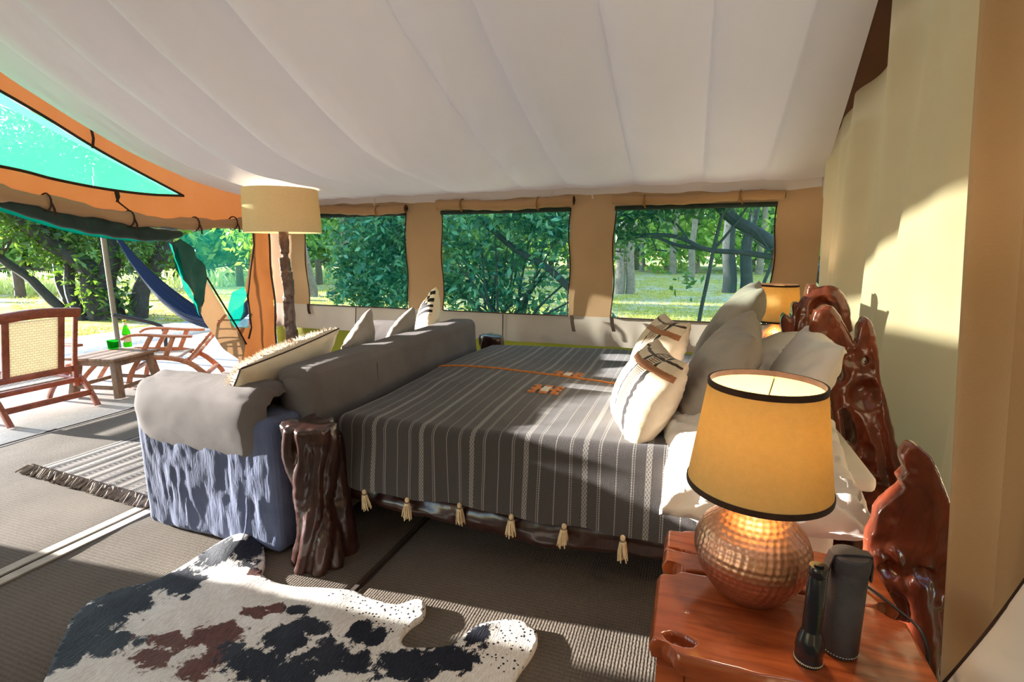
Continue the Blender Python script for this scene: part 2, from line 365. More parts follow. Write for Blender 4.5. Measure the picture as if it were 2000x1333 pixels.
    c = g.mix(g.math('MULTIPLY', bd(.70, .009), front), c, lin(150, 98, 52))
    c = g.mix(g.math('MULTIPLY', g.math('ADD', bd(.82, .022), bd(.60, .014)), front), c, lin(30, 24, 22))
    c = g.mix(g.math('MULTIPLY', bd(.80, .035, wob2), front), c, lin(150, 96, 58))
    c = g.mix(g.math('MULTIPLY', bd(.93, .012, wob2), front), c, lin(60, 44, 34))
    g.P(Base_Color=c, Roughness=.92, Sheen_Weight=.15, Normal=g.bump(g.noise(g.geo(), 240, 2), .4, .002)); M['cushion_stripe'] = g.m
    # black and cream tribal cushion
    g = G('black_cream_weave'); v = g.n('TexCoord', 2); s = g.n('SeparateXYZ', 0, Vector=v); sy = g.n('SeparateXYZ', 1, Vector=v)
    front = g.math('LESS_THAN', s, 1.5)
    ch = g.n('TexChecker', 1, Vector=g.n('Mapping', i0=v, Scale=(14, 14, 1)), Scale=1.)
    zone = g.math('GREATER_THAN', sy, .45)
    stripes = g.math('GREATER_THAN', g.math('SINE', g.math('MULTIPLY', sy, 62.)), .0)
    tri = g.math('LESS_THAN', g.math('PINGPONG', s, .25), g.math('MULTIPLY', g.math('SUBTRACT', sy, .6), 1.2))
    mk = g.math('MULTIPLY', g.math('MULTIPLY', g.math('MAXIMUM', g.math('MULTIPLY', stripes, g.math('LESS_THAN', sy, .66)), g.math('MULTIPLY', g.math('MAXIMUM', ch, g.math('SUBTRACT', 1., tri)), g.math('GREATER_THAN', sy, .66))), zone), front)
    c = g.mix(mk, lin(230, 214, 182), lin(26, 22, 22))
    g.P(Base_Color=c, Roughness=.95, Normal=g.bump(g.noise(g.geo(), 220, 2), .4, .002)); M['cushion_black'] = g.m
    g = G('goat_fur'); v = g.geo(); n = g.noise(v, 9, 3); n2 = g.noise(v, 22, 3)
    g.P(Base_Color=g.ramp(g.math('ADD', g.math('MULTIPLY', n, .6), g.math('MULTIPLY', n2, .4)), [(.36, lin(64, 44, 32)), (.44, lin(150, 104, 64)), (.52, lin(240, 230, 212))]), Roughness=.8, Sheen_Weight=.3); M['fur'] = g.m
    # striped floor rug, stripes of constant x
    g = G('striped_rug'); v = g.geo(); s = g.n('SeparateXYZ', 0, Vector=v); sy = g.n('SeparateXYZ', 1, Vector=v)
    fr = g.math('FRACT', g.math('DIVIDE', s, .30)); tick = g.math('GREATER_THAN', g.math('SINE', g.math('MULTIPLY', sy, 200.)), 0.)
    c = g.ramp(fr, [(0, lin(104, 94, 88)), (.13, lin(116, 106, 98)), (.26, lin(66, 59, 56)), (.32, lin(128, 120, 111)), (.45, lin(94, 85, 79)), (.6, lin(56, 50, 48)), (.67, lin(116, 107, 99)), (.8, lin(72, 64, 60)), (.92, lin(130, 122, 114))], 'CONSTANT')
    c = g.mix(g.math('MULTIPLY', tick, g.math('LESS_THAN', g.math('PINGPONG', fr, .24), .06)), c, lin(66, 58, 55))
    g.P(Base_Color=c, Roughness=.95, Normal=g.bump(g.noise(v, 160, 2), .6, .004)); M['rug'] = g.m
    M['fringe'] = cloth('rug_fringe', lin(150, 136, 122), lin(96, 84, 76), 20, .4)
    # cowhide (attributes: dark, brown, speck)
    g = G('cowhide'); v = g.geo(); mp = g.n('Mapping', i0=v, Scale=(1, 1, 1)); n = g.noise(v, 16, 6, .62, .4); fine = g.n('TexNoise', Vector=g.n('Mapping', i0=v, Rotation=(0, 0, R(-35)), Scale=(260, 40, 60)), Scale=1., Detail=3.)
    def A(nm): return g.n('Attribute', 2, p_attribute_name=nm)
    nn = g.math('MULTIPLY_ADD', n, 1.7, -.88); ff = g.math('MULTIPLY_ADD', fine, .5, -.25)
    dk = g.ramp(g.math('ADD', A('dark'), g.math('ADD', nn, ff)), [(.46, 0), (.54, 1)])
    br = g.ramp(g.math('ADD', A('brown'), g.math('ADD', nn, ff)), [(.46, 0), (.54, 1)])
    sp = g.n('TexVoronoi', 0, Vector=v, Scale=55.); spk = g.math('MULTIPLY', g.math('LESS_THAN', sp, .26), g.math('GREATER_THAN', g.math('ADD', A('speck'), nn), .5))
    c = g.ramp(fine, [(.3, lin(206, 198, 188)), (.7, lin(240, 234, 226))])
    c = g.mix(spk, c, lin(40, 34, 32)); c = g.mix(br, c, g.ramp(fine, [(.3, lin(66, 32, 24)), (.7, lin(116, 66, 50))]))
    c = g.mix(dk, c, g.ramp(fine, [(.3, lin(10, 12, 20)), (.7, lin(36, 39, 54))]))
    g.P(Base_Color=c, Roughness=.6, Specular_IOR_Level=.25, Sheen_Weight=.05, Normal=g.bump(g.math('ADD', fine, n), .45, .006)); M['hide'] = g.m
    return M
M = make_materials()

# ================================================================== SETTING
GZ = -.08
# -- ground, path, deck, hills
def ground():
    def fn(u, v):
        x = -75+150*u; y = -25+110*v; p = np.stack([x, y, 0*x], 1)
        near = sm(10, 25, np.hypot(x+2, y-2)); z = GZ + .05*fbm(p, .25, 3)*near
        z = np.where((x > -9.9) & (x < 4) & (y > -8) & (y < 8), GZ-.02, z)
        return np.stack([x, y, z], 1)
    tag(obj('lawn', mesh_np(*grid(120, 90, fn)), M['lawn']), kind='structure')
    tag(MB().box((-9.0, 3.5, GZ/2-.02), (1.7, 15, .08)).build('garden_path', M['path'], bevel=.01), kind='structure')
    d = tag(MB().box((-6.45, 2.5, -.06), (3.3, 9, .1)).build('deck', M['concrete'], bevel=.008), kind='structure')
    def hf(u, v):
        a = R(60)+R(75)*u; r = 62+30*v
        x = r*np.cos(a+R(45)); y = r*np.sin(a+R(45)); p = np.stack([x, y, 0*x], 1)
        z = -1 + v*(9+4*fbm(p, .05, 5))*sm(0, .5, v)
        return np.stack([x, y, z], 1)
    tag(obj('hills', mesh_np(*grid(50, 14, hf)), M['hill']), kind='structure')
ground()

# -- floor mats
fl = tag(MB().box((-1.9, 1.3, -.03), (5.8, 7.6, .05)).build('floor', M['sheet']), kind='structure')
for x0, x1 in ((-4.79, -2.87), (-2.79, -1.32), (-1.28, .98)):
    def mf(u, v, x0=x0, x1=x1):
        x = x0+(x1-x0)*u; y = -2.4+7.4*v; p = np.stack([x, y, 0*x], 1)
        e = np.minimum(u, 1-u)*(x1-x0)
        return np.stack([x, y, .002 + .006*sm(0, .03, e) + .0025*fbm(p, 3, 2)], 1)
    obj('mat', mesh_np(*grid(60, 150, mf)), M['sisal'], fl)
for x in (-4.80, -2.87, -2.79, -1.30):
    wd = .02 if x > -2 or x < -4 else .055
    MB().plank([(x, -2.4+i*.37, .011+.002*math.sin(i*2.1)) for i in range(21)], wd, .008, (1, 0, 0)).build('mat_binding', M['tape'] if x > -4 and x < -2 else M['binding'], fl)

# -- back wall with three window openings
WIN = [(-4.36, -3.0), (-2.56, -1.17), (-.74, .63)]; WZ0, WZ1 = .79, 1.84
WX0, WX1 = -4.92, .98
def wall_ripple(x, z):
    p = np.stack([x, z*.6, 0*x], 1); low = sm(.85, .45, z)
    return .012*fbm(p, 1.2, 11) + low*(.006*np.sin(x*26+2*fbm(p, 2, 4)) + .008*np.sin(x*9+2*fbm(p, 1, 9))) - .02*low
def back_wall():
    xs = set(np.arange(WX0, WX1+.001, .045).round(4)); zs = set(np.arange(.51, 2.26, .045).round(4))
    for a, b in WIN: xs |= {a, b}
    zs |= {WZ0, WZ1, .50, 2.25}; xs |= {WX0, WX1}
    xs = np.array(sorted(xs)); zs = np.array(sorted(zs))
    X, Z = np.meshgrid(xs, zs, indexing='ij'); x = X.ravel(); z = Z.ravel()
    v = np.stack([x, 5.0+wall_ripple(x, z), z], 1); nz = len(zs); f = []
    for i in range(len(xs)-1):
        for j in range(nz-1):
            cx = (xs[i]+xs[i+1])/2; cz = (zs[j]+zs[j+1])/2
            if WZ0 < cz < WZ1 and any(a < cx < b for a, b in WIN): continue
            f.append((i*nz+j, (i+1)*nz+j, (i+1)*nz+j+1, i*nz+j+1))
    o = tag(obj('wall_back', mesh_np(v, f), M['canvas']), kind='structure'); o.data.materials.append(M['canvas_pale'])
    for p in o.data.polygons:
        if p.center.z < WZ0: p.material_index = 1
    for x in (-3.68, -1.86, -.05):                      # stitched seams under the windows
        MB().tube([(x, 4.975+float(wall_ripple(np.array([x]), np.array([z]))[0]), z) for z in np.linspace(.51, .78, 9)], .005, 6).build('seam', M['binding'], o)
    for x, L in ((-1.13, .16), (-.735, .14), (-4.36, .12)):                # hanging brown zip tabs
        MB().plank([(x, 4.97, .80), (x+.012, 4.955, .72), (x+.03, 4.95, .80-L)], .035, .006, (1, 0, 0)).build('zip_tab', M['binding'], o)
    def sk(u, v):
        x = WX0+(WX1-WX0)*u; z = .005+.55*v; p = np.stack([x, z, 0*x], 1)
        return np.stack([x, 5.03+.01*np.sin(x*14)+.02*fbm(p, 3, 8), z], 1)
    tag(obj('trim_1', mesh_np(*grid(140, 8, sk)), M['skirt']), kind='structure')
back_wall()
for k, (a, b) in enumerate(WIN):
    def nf(u, v):
        x = a+(b-a)*u; z = WZ0+(WZ1-WZ0)*v; p = np.stack([x, z, 0*x], 1)
        e = np.minimum(np.minimum(u, 1-u), np.minimum(v, 1-v))
        return np.stack([x, 5.012+.02*fbm(p, 1.6, k)*sm(0, .15, e), z], 1)
    wd = tag(obj('window_%d' % (k+1), mesh_np(*grid(24, 18, nf)), M['net']), kind='structure')
    for q in (((a, WZ0), (a, WZ1)), ((b, WZ0), (b, WZ1)), ((a, WZ0), (b, WZ0))):       # piping round the opening
        n = 30; pts = []
        for i in range(n+1):
            t = i/n; x = q[0][0]+(q[1][0]-q[0][0])*t; z = q[0][1]+(q[1][1]-q[0][1])*t
            wob = .012*math.sin(z*9+x*3)*(abs(q[0][0]-q[1][0]) < .01)
            pts.append((x+wob, 4.99+float(wall_ripple(np.array([x]), np.array([z]))[0]), z))
        MB().tube(pts, .006, 6).build('piping', M['binding'], wd)
    # rolled-up blind with its tie straps
    r0 = (.046, .05, .04)[k]; z0 = WZ1+(.045, .05, .05)[k]
    V = MB(); pts = [(a-.02+(b-a+.06)*t, 4.945-.012*abs(math.sin(t*PI*2)), z0+.012*math.sin(t*7+k)-.02*t*(k == 0)) for t in np.linspace(0, 1, 26)]
    V.tube(pts, [r0*(1+.10*math.sin(i*1.7+k)) for i in range(26)], 14)
    e = Vector(pts[-1])
    bl = V.build('blind', M['canvas'], wd)
    sp = [(e.x+.004, e.y+(r0-.004-.0075*th/PI)*math.cos(th), e.z+(r0-.004-.0075*th/PI)*math.sin(th)) for th in np.linspace(0, 4.6*PI, 50)]
    MB().tube(sp, .004, 5).build('rolled_edge', M['binding'], bl)
    for t in (.22, .78):
        c = Vector(pts[int(t*25)])
        S = MB(); S.tube([(c.x+.006*math.sin(th), c.y+(r0+.006)*math.cos(th), c.z+(r0+.006)*math.sin(th)) for th in np.linspace(0, 2*PI, 17)], .006, 5)
        S.plank([(c.x, c.y-r0-.01, c.z), (c.x+.01, c.y-r0-.016, c.z-.04), (c.x+.02, c.y-r0-.01, c.z-.075)], .014, .004, (1, 0, 0))
        S.build('tie_strap', M['strap'], wd)
    MB().tube([(a+(b-a)*t, 4.99, WZ1-.015) for t in np.linspace(0, 1, 12)], .022, 8).build('net_hem', M['net_roll'], wd)

# -- right wall (beige canvas with soft hanging folds)
def rfold(y, z):
    t = sm(2.9, .3, z)
    return (.055*np.sin(y*5.2+1.0-.25*z) + .035*np.sin(y*10+.5*z+.4) + .012*np.sin(y*23-z))*(1.25-.25*t)
def rwf(u, v):
    y = 1.55+3.45*u; top = 2.02+.40*(5-y)+.35; z = top*v
    return np.stack([.97+rfold(y, z)-.05*sm(4.6, 5, y)*0 + .0*z, y, z], 1)
tag(obj('wall_right', mesh_np(*grid(150, 40, rwf)), M['canvas_beige']), kind='structure')

# -- ceiling liner: panels that belly down between seams
SEAMS = [-4.78, -4.30, -3.72, -3.10, -2.42, -1.62, -1.18, -.55, .02, .5, 1.0]
SAG = [.03, .13, .20, .25, .28, .07, .13, .10, .08, .04]
RIDGE_Y, EAVE_Z, SLOPE = 1.0, 2.02, .40
def liner_z(x, y):
    s = np.array(SEAMS); i = np.clip(np.searchsorted(s, x, 'right')-1, 0, len(s)-2)
    xs = x + (.18*(5-y))*sm(-1.2, -3.5, x)*0
    t = np.clip((xs-s[i])/(s[i+1]-s[i]), 0, 1); sag = np.array(SAG)[i]
    d = 5-y; run = np.where(d < 5-RIDGE_Y, d, 2*(5-RIDGE_Y)-d)
    prof = np.sin(PI*np.power(t, .58))
    wl_ = sm(.6, -3.6, x); z = EAVE_Z + (SLOPE*run - .16*np.sin(np.clip(run/(5-RIDGE_Y), 0, 1)*PI)*.55)*(1-wl_) + wl_*(.118*run*run - .02*run)*np.where(run > 3.2, 1, 1)
    p = np.stack([x, y, 0*x], 1)
    z = z - sag*prof*(sm(0, .55, run)*(1-wl_)+wl_*sm(.45, 1.9, run)) - .012*np.abs(prof)
    # fine pleats running off the tight seam and at the left edge
    for xc, wd, am in ((-1.62, .22, .012), (-3.72, .18, .005)):
        k = np.exp(-((x-xc)/wd)**2); z = z + am*k*np.sin(26*(x-xc)+11*y+2*fbm(p, 2, 3))*sm(.15, .6, run)
    return z + .008*fbm(np.stack([x*2.2, y*.7, 0*x], 1), 2.5, 6) + .0035*vnoise(np.stack([x*16+3*y, y*4-x*2, 0*x], 1), 1., 8)*sm(.1, .8, run)
def right_edge(y): return .95-.105*np.clip(5-y, 0, 4)
def left_edge(y): return -4.78+.05*np.sin((5-y)*1.2)
def lf(u, v):
    y = 4.97-7.5*v; x = left_edge(y)+(right_edge(y)-left_edge(y))*u
    return np.stack([x, y, liner_z(x, y)], 1)
ce = tag(obj('ceiling', mesh_np(*grid(420, 260, lf)), M['liner']), kind='structure')
def hemf(u, v):
    x = -4.74+5.68*u; y = np.full_like(x, 4.965)-.012*v
    z = liner_z(x, y)-.075*v-.012*np.sin(x*2.3+.6)*v; return np.stack([x, y+.006*np.sin(x*17)*v, z], 1)
obj('hem', mesh_np(*grid(180, 3, hemf)), M['liner'], ce)
S = MB(); S.plank([(.955, 4.9, 2.06), (.945, 4.88, 1.98), (.955, 4.87, 1.86)], .03, .006, (1, 0, 0)); S.build('corner_tie', M['liner'], ce)
for x in (-3.35, -1.35, -.95):
    MB().plank([(x, 4.945, liner_z(np.array([x]), np.array([4.95]))[0]-.01), (x, 4.94, 1.95), (x+.004, 4.94, 1.915)], .012, .004, (1, 0, 0)).build('liner_tie', M['liner'], ce)
# outer roof canvas above the liner
def of(u, v):
    y = 5.15-7.9*v; x = -6.4+7.55*u; d = 5-y; run = np.where(d < 5-RIDGE_Y, d, 2*(5-RIDGE_Y)-d)
    return np.stack([x, y, EAVE_Z+.14+SLOPE*run+.02*np.sin(x*3)], 1)
tag(obj('trim_2', mesh_np(*grid(30, 60, of)), M['outer']), kind='structure')

def bf(u, v):
    y = 5.0-5.2*v; x = .62+.44*u; d = 5-y; run = np.where(d < 5-RIDGE_Y, d, 2*(5-RIDGE_Y)-d)
    return np.stack([x, y, EAVE_Z+.10+SLOPE*run+.012*np.sin(y*9)], 1)
tag(obj('trim_3', mesh_np(*grid(6, 70, bf)), M['roof_band']), kind='structure')

def nwf(u, v):
    x = -1.9+3.3*u; z = .01+3.1*v; return np.stack([x, -2.42+.03*np.sin(x*6+z), z], 1)
tag(obj('wall_near', mesh_np(*grid(40, 10, nwf)), M['canvas_beige']), kind='structure')
def nrf(u, v):
    y = -2.42+3.74*u; z = .01+3.3*v; return np.stack([1.38+.03*np.sin(y*6+z), y, z], 1)
tag(obj('wall_right_near', mesh_np(*grid(40, 10, nrf)), M['canvas_beige']), kind='structure')

# -- left gable front (x = -4.9): canvas round a triangular net, header roll, rolled net door, side net, drawn flap
GX = -4.9
def gpoly(name, pts, m, parent, amp=.0, res=.06, seed=1, off=0., freq=3.):
    """flat cloth polygon in the gable plane, filled with a rippled grid; pts are (y, z)"""
    P2 = [Vector(p) for p in pts]; n = len(P2); ed = [(i, (i+1) % n) for i in range(n)]
    E_ = []                                            # densify outline
    out = []
    for i in range(n):
        a, b = P2[i], P2[(i+1) % n]; k = max(1, int((b-a).length/res))
        out += [a+(b-a)*j/k for j in range(k)]
    n = len(out); V = list(out); ys = [p.x for p in out]; zs = [p.y for p in out]
    def inside(p):
        c = False
        for i in range(n):
            a, b = out[i], out[i-1]
            if (a.y > p.y) != (b.y > p.y) and p.x < (b.x-a.x)*(p.y-a.y)/(b.y-a.y)+a.x: c = not c
        return c
    for y in np.arange(min(ys), max(ys), res):
        for z in np.arange(min(zs), max(zs), res):
            p = Vector((y+random.uniform(-.1, .1)*res, z))
            if inside(p) and min((p-q).length for q in out) > res*.45: V.append(p)
    r = delaunay_2d_cdt(V, [(i, (i+1) % n) for i in range(n)], [], 1, 1e-5)
    pv = np.array([(p.x, p.y) for p in r[0]]); f = [t for t in r[2]]
    p3 = np.stack([pv[:, 0], pv[:, 1], 0*pv[:, 0]], 1)
    x = GX+off+amp*(np.sin(pv[:, 0]*freq*6+2*fbm(p3, 2, seed)) + fbm(p3, freq, seed))
    v = np.stack([x, pv[:, 0], pv[:, 1]], 1)
    me = bpy.data.meshes.new(name); me.from_pydata([tuple(q) for q in v], [], [tuple(t) for t in f])
    for p in me.polygons: p.use_smooth = True
    return obj(name, me, m, parent)
gy = lambda x, y: (lambda p: (p.y, p.z))(at(x, y, X=GX))
net_lo = [(3.91, 1.975), (3.55, 1.955), (3.16, 1.965), (2.8, 2.0), (2.47, 2.05), (1.6, 2.1), (1.0, 2.1), (.2, 2.08), (-1.6, 2.0)]
net_hi = [(1.0, 3.22), (2.54, 2.59), (3.2, 2.27)]
wl = gpoly('wall_left', [(5.0, 1.72), (5.0, 2.12), (4.0, 2.50), (2.5, 3.1), (1.0, 3.7), (-2.4, 2.35), (-2.4, 1.8)] + [(-1.6, 2.0), (1.0, 3.22), (2.54, 2.59), (3.2, 2.27)] + net_lo[:-1][:1] + net_lo[1:-1] + [(-1.9, 1.9), (-2.3, 1.72), (1.0, 1.76), (2.44, 1.78), (3.4, 1.73)], M['canvas_orange'], None, .012, .07, 3)
tag(wl, kind='structure')
gpoly('net_panel', net_lo + net_hi, M['net_front'], wl, .015, .09, 5)
def gtube(name, pts, r, m, parent, n=12, off=0., sx=1.): return MB().tube([(GX+off, y, z) for y, z in pts], r, n, sx).build(name, m, parent)
def spl(pts, n):
    p = np.array(pts, float); t = np.linspace(0, len(p)-1, n); out = []
    for q in t:
        i = min(int(q), len(p)-2); f = q-i; a, b, c, d = p[max(i-1, 0)], p[i], p[i+1], p[min(i+2, len(p)-1)]
        out.append(.5*((2*b)+(c-a)*f+(2*a-5*b+4*c-d)*f*f+(3*b-a-3*c+d)*f**3))
    return out
gpoly('centre_panel', [(-1.7, 1.98), (1.36, 2.09), (1.33, 2.6), (1.38, 3.08), (1.0, 3.26), (-.3, 2.66)], M['canvas_orange'], wl, .008, .09, 17, .035)  # out-of-view canvas added over the net to keep sun off the right curtains
gtube('net_binding', spl(net_lo, 50), .012, M['binding'], wl, 6, .02)
gtube('net_binding', spl([(3.91, 1.975), (3.2, 2.27), (2.54, 2.59), (1.0, 3.22)], 40), .012, M['binding'], wl, 6, .02)
for a, b in (((3.12, 2.45), (3.11, 2.29)), ((3.27, 1.95), (3.25, 1.86))):
    MB().plank([(GX+.03, *a), (GX+.05, (a[0]+b[0])/2, (a[1]+b[1])/2), (GX+.03, *b)], .02, .006, (0, 1, 0)).build('strap', M['binding'], wl)
MB().plank([(GX+.03, 3.25, 1.95), (GX+.06, 3.24, 1.86), (GX+.05, 3.36, 1.77)], .02, .006, (0, 1, 0)).build('strap', M['binding'], wl)
hd = spl([(5.0, 1.72), (4.74, 1.74), (4.2, 1.71), (3.6, 1.70), (3.1, 1.75), (2.6, 1.83), (2.2, 1.87), (1.2, 1.85), (0, 1.85), (-2.3, 1.8)], 60)
hdo = MB().tube([(GX+.04, y, z) for y, z in hd], [.055+.012*math.sin(i*.9)+.006*math.sin(i*2.3) for i in range(60)], 14, .9).build('header_roll', M['canvas'], wl)
for y, z in ((4.45, 1.73), (3.98, 1.70), (3.33, 1.72), (2.7, 1.81)):
    S = MB(); S.tube([(GX+.04+.072*math.cos(t), y+.008*math.sin(t), z+.072*math.sin(t)) for t in np.linspace(0, 2*PI, 17)], .007, 5)
    S.plank([(GX+.11, y, z), (GX+.12, y+.01, z-.05), (GX+.11, y+.015, z-.10)], .016, .005, (0, 1, 0)); S.build('tie_strap', M['binding'], wl)
sw = spl([(3.86, 1.60), (3.6, 1.585), (3.2, 1.63), (2.85, 1.69), (2.5, 1.775), (2.2, 1.83), (1.4, 1.84)], 50)
MB().tube([(GX+.0, y, z) for y, z in sw], [.022+.055*math.sin(min(1, i/36.)*PI)**.7*(1+.12*math.sin(i*1.3)) for i in range(50)], 14, .8).build('rolled_net_door', M['net_roll'], wl)
MB().tube([(GX-.05, y, z-.012-.055*math.sin(min(1, i/40.)*PI)) for i, (y, z) in enumerate(sw)], [.010+.018*math.sin(min(1, i/40.)*PI) for i in range(50)], 8).build('net_edge', M['net_fold'], wl)
sidenet = [gy(350, 462), gy(400, 450), gy(450, 446), gy(489, 442), gy(491, 480), gy(484, 530), gy(480, 580), gy(486, 641), gy(455, 641), gy(418, 583), gy(393, 542), gy(384, 511)]
gpoly('side_net', sidenet, M['net'], wl, .02, .05, 9, -.01)
gpoly('net_fold', [gy(448, 641), gy(440, 610), gy(447, 570), gy(470, 560), gy(482, 575), gy(476, 610), gy(458, 638)], M['net_fold'], wl, .03, .04, 4, .03)
# corner canvas between the side net and the back wall, down to the floor
cornr = [gy(489, 442), gy(491, 480), gy(484, 530), gy(480, 580), gy(486, 641), gy(455, 641), gy(465, 700), (4.46, .01), (4.98, .01), (4.98, 1.72)]
gpoly('corner_canvas', cornr, M['canvas_orange'], wl, .03, .05, 12, .0)
gpoly('side_canvas', [(-2.35, .01), (1.17, .01), (1.21, .6), (1.15, 1.2), (1.23, 1.78), (-2.35, 1.78)], M['canvas_orange'], wl, .03, .08, 15, .0)
gtube('piping', [gy(*q) for q in ((489, 442), (492, 480), (485, 530), (480, 580), (487, 641), (482, 662))], .011, M['binding'], wl, 6, .03)
# drawn-back door flap and gathered door net
flap = [gy(393, 542), gy(418, 583), gy(454, 641), gy(471, 672), gy(464, 709), gy(432, 681), gy(391, 629), gy(383, 612), gy(388, 575)]
fo = gpoly('door_flap', flap, M['canvas'], wl, .02, .045, 6, .06, 2.)
gat = [gy(322, 474), gy(346, 467), gy(366, 486), gy(384, 511), gy(394, 542), gy(389, 580), gy(385, 612), gy(370, 593), gy(350, 548), gy(333, 511)]
gpoly('gathered_net', gat, M['net_roll'], wl, .03, .035, 8, .07, 5.)
gpoly('net_fold', [gy(320, 474), gy(338, 485), gy(345, 510), gy(352, 540), gy(372, 590), gy(384, 618), gy(366, 592), gy(345, 545), gy(330, 510)], M['net_fold'], wl, .02, .03, 2, .08, 5.)
gtube('flap_edge', [gy(*q) for q in ((393, 542), (418, 583), (454, 641), (471, 672))], .010, M['binding'], wl, 6, .08)
LAMP_CABLE = (MB().tube(spl([(-4.86, 4.93, 2.0), (-4.84, 4.94, 1.6), (-4.85, 4.93, 1.2), (-4.835, 4.94, .8), (-4.86, 4.93, .4), (-4.85, 4.94, .02)], 40), .011, 8).build('power_cable', M['cord']))

# -- curtains at the right edge of the picture
def curtain(name, label, p0, p1, ztop, folds, amp, edge, m):
    p0 = np.array(p0); p1 = np.array(p1); d = p1-p0; L = np.hypot(*d); d = d/L; nn = np.array([d[1], -d[0]])
    def fn(u, v):
        z = .015+ztop*v; s = u*L
        off = amp*(.6+.4*(1-v))*np.sin(2*PI*folds*u+.5*np.sin(v*3)+.6) + .01*np.sin(s*31+z)
        hook = -.012*np.exp(-(s/.02)**2)
        b = p0[None]+d[None]*s[:, None]+nn[None]*(off+hook)[:, None]+np.stack([-.078*(z-1.1), 0*z], 1)
        return np.stack([b[:, 0], b[:, 1], z], 1)
    o = obj(name, mesh_np(*grid(140, 50, fn)), m); return tag(o, label, 'curtain')
curtain('curtain', 'brown-beige canvas curtain with a pale lit leading edge hanging beside the headboard', (.655, 1.575), (.69, 1.41), 2.75, .8, .015, 0, M['curtain'])
curtain('curtain', 'second canvas curtain cut by the right edge of the picture', (.665, 1.385), (1.35, 1.30), 2.75, 3, .02, 0, M['curtain'])

# ================================================================== BED
bed = thing('bed', 'carved log bed with a tall driftwood headboard under the striped throw', 'bed', (-.5, 2.9, 0)); fresh(bed)
def under(o, t):
    o.parent = t; o.matrix_parent_inverse = t.matrix_world.inverted(); return o
def gnarl(o, vox, mats=True, it=6, disp=.006, nsc=9., seed=1):
    bake(o, [('REMESH', dict(mode='VOXEL', voxel_size=vox)), ('SMOOTH', dict(factor=.6, iterations=it))])
    me = o.data; n = len(me.vertices); c = np.empty(n*3, np.float32); me.vertices.foreach_get('co', c); c = c.reshape(-1, 3)
    nr = np.empty(n*3, np.float32); me.vertex_normals.foreach_get('vector', nr); nr = nr.reshape(-1, 3)
    c = c+nr*(disp*fbm(c, nsc, seed, 3))[:, None]; me.vertices.foreach_set('co', c.ravel()); me.update()
    return o
# headboard: three carved pieces of driftwood turned toward the room, joined by a low root mass against the wall
def spline_r(rr, n): return list(np.interp(np.linspace(0, 1, n), np.linspace(0, 1, len(rr)), rr))
def carve(B, outline, holes, Y, th, tilt=0.):
    """slab of driftwood in a plane y ~ Y (outline measured in the photo), with holes"""
    def pp(q): v = at(q[0], q[1], Y=Y); return (v.x, v.z)
    def dens(L): 
        L = [pp(q) for q in L]; return [tuple(q) for q in spl(L+[L[0]], 5*len(L)+1)][:-1]
    loops = [dens(outline)]+[dens(h) for h in holes]
    def ins(p, L):
        c = False
        for i in range(len(L)):
            a_, b_ = L[i], L[i-1]
            if (a_[1] > p[1]) != (b_[1] > p[1]) and p[0] < (b_[0]-a_[0])*(p[1]-a_[1])/(b_[1]-a_[1])+a_[0]: c = not c
        return c
    V = []; E_ = []
    for L in loops:
        o = len(V); V += [Vector(q) for q in L]; E_ += [(o+i, o+(i+1) % len(L)) for i in range(len(L))]
    r = delaunay_2d_cdt(V, E_, [], 0, 1e-5); P2 = r[0]
    tri = [t for t in r[2] if (lambda c: ins(c, loops[0]) and not any(ins(c, h) for h in loops[1:]))(sum((P2[i] for i in t), Vector((0, 0)))/3)]
    n = len(P2); x0 = min(p.x for p in P2)
    v3 = [(p.x, Y+tilt*(p.x-x0), p.y) for p in P2]+[(p.x, Y+tilt*(p.x-x0)+th, p.y) for p in P2]
    cnt = {}
    for t in tri:
        for i in range(3): cnt.setdefault(tuple(sorted((t[i], t[i-1]))), []).append((t[i-1], t[i]))
    F = [tuple(t) for t in tri]+[tuple(i+n for i in t)[::-1] for t in tri]+[(e[0][1], e[0][0], e[0][0]+n, e[0][1]+n) for e in cnt.values() if len(e) == 1]
    B.add(v3, F)
def rim(B, pts, r, Y, tilt=0., x0=0., n=8):
    P_ = []
    for a_, b_ in pts:
        v = at(a_, b_, Y=Y); P_.append((v.x, Y+tilt*(v.x-x0)+.02, v.z))
    m = 6*len(P_); B.tube([Vector(q) for q in spl(P_, m)], spline_r(r, m), n)
H = MB()
# tall piece
TY = 2.50
tall = [(1592, 640), (1596, 612), (1612, 598), (1630, 604), (1645, 640), (1658, 672), (1672, 676), (1680, 640), (1694, 622), (1708, 640), (1714, 690), (1724, 750), (1736, 815), (1750, 885), (1764, 950), (1768, 1040), (1772, 1130), (1668, 1130), (1660, 1050), (1653, 985), (1648, 915), (1638, 850), (1626, 790), (1608, 720)]
ell = lambda cx, cy, rx, ry, ang=0: [(cx+rx*math.cos(t)*math.cos(ang)-ry*math.sin(t)*math.sin(ang), cy+rx*math.cos(t)*math.sin(ang)+ry*math.sin(t)*math.cos(ang)) for t in np.linspace(0, 2*PI, 11)[:-1]]
carve(H, tall, [ell(1632, 722, 15, 27, -.45), ell(1656, 836, 13, 36, -.25), ell(1694, 705, 9, 9), ell(1700, 962, 13, 17, .3), ell(1738, 905, 5, 9)], TY, .075)
rim(H, [(1606, 606), (1598, 650), (1612, 712), (1630, 780), (1642, 850), (1652, 930), (1658, 1000), (1668, 1090)], [.035, .03, .018, .018, .022, .028, .035, .04], TY)
rim(H, [(1695, 632), (1704, 690), (1716, 755), (1728, 820), (1742, 890), (1755, 960), (1760, 1080)], [.022, .024, .022, .026, .03, .035, .04], TY)
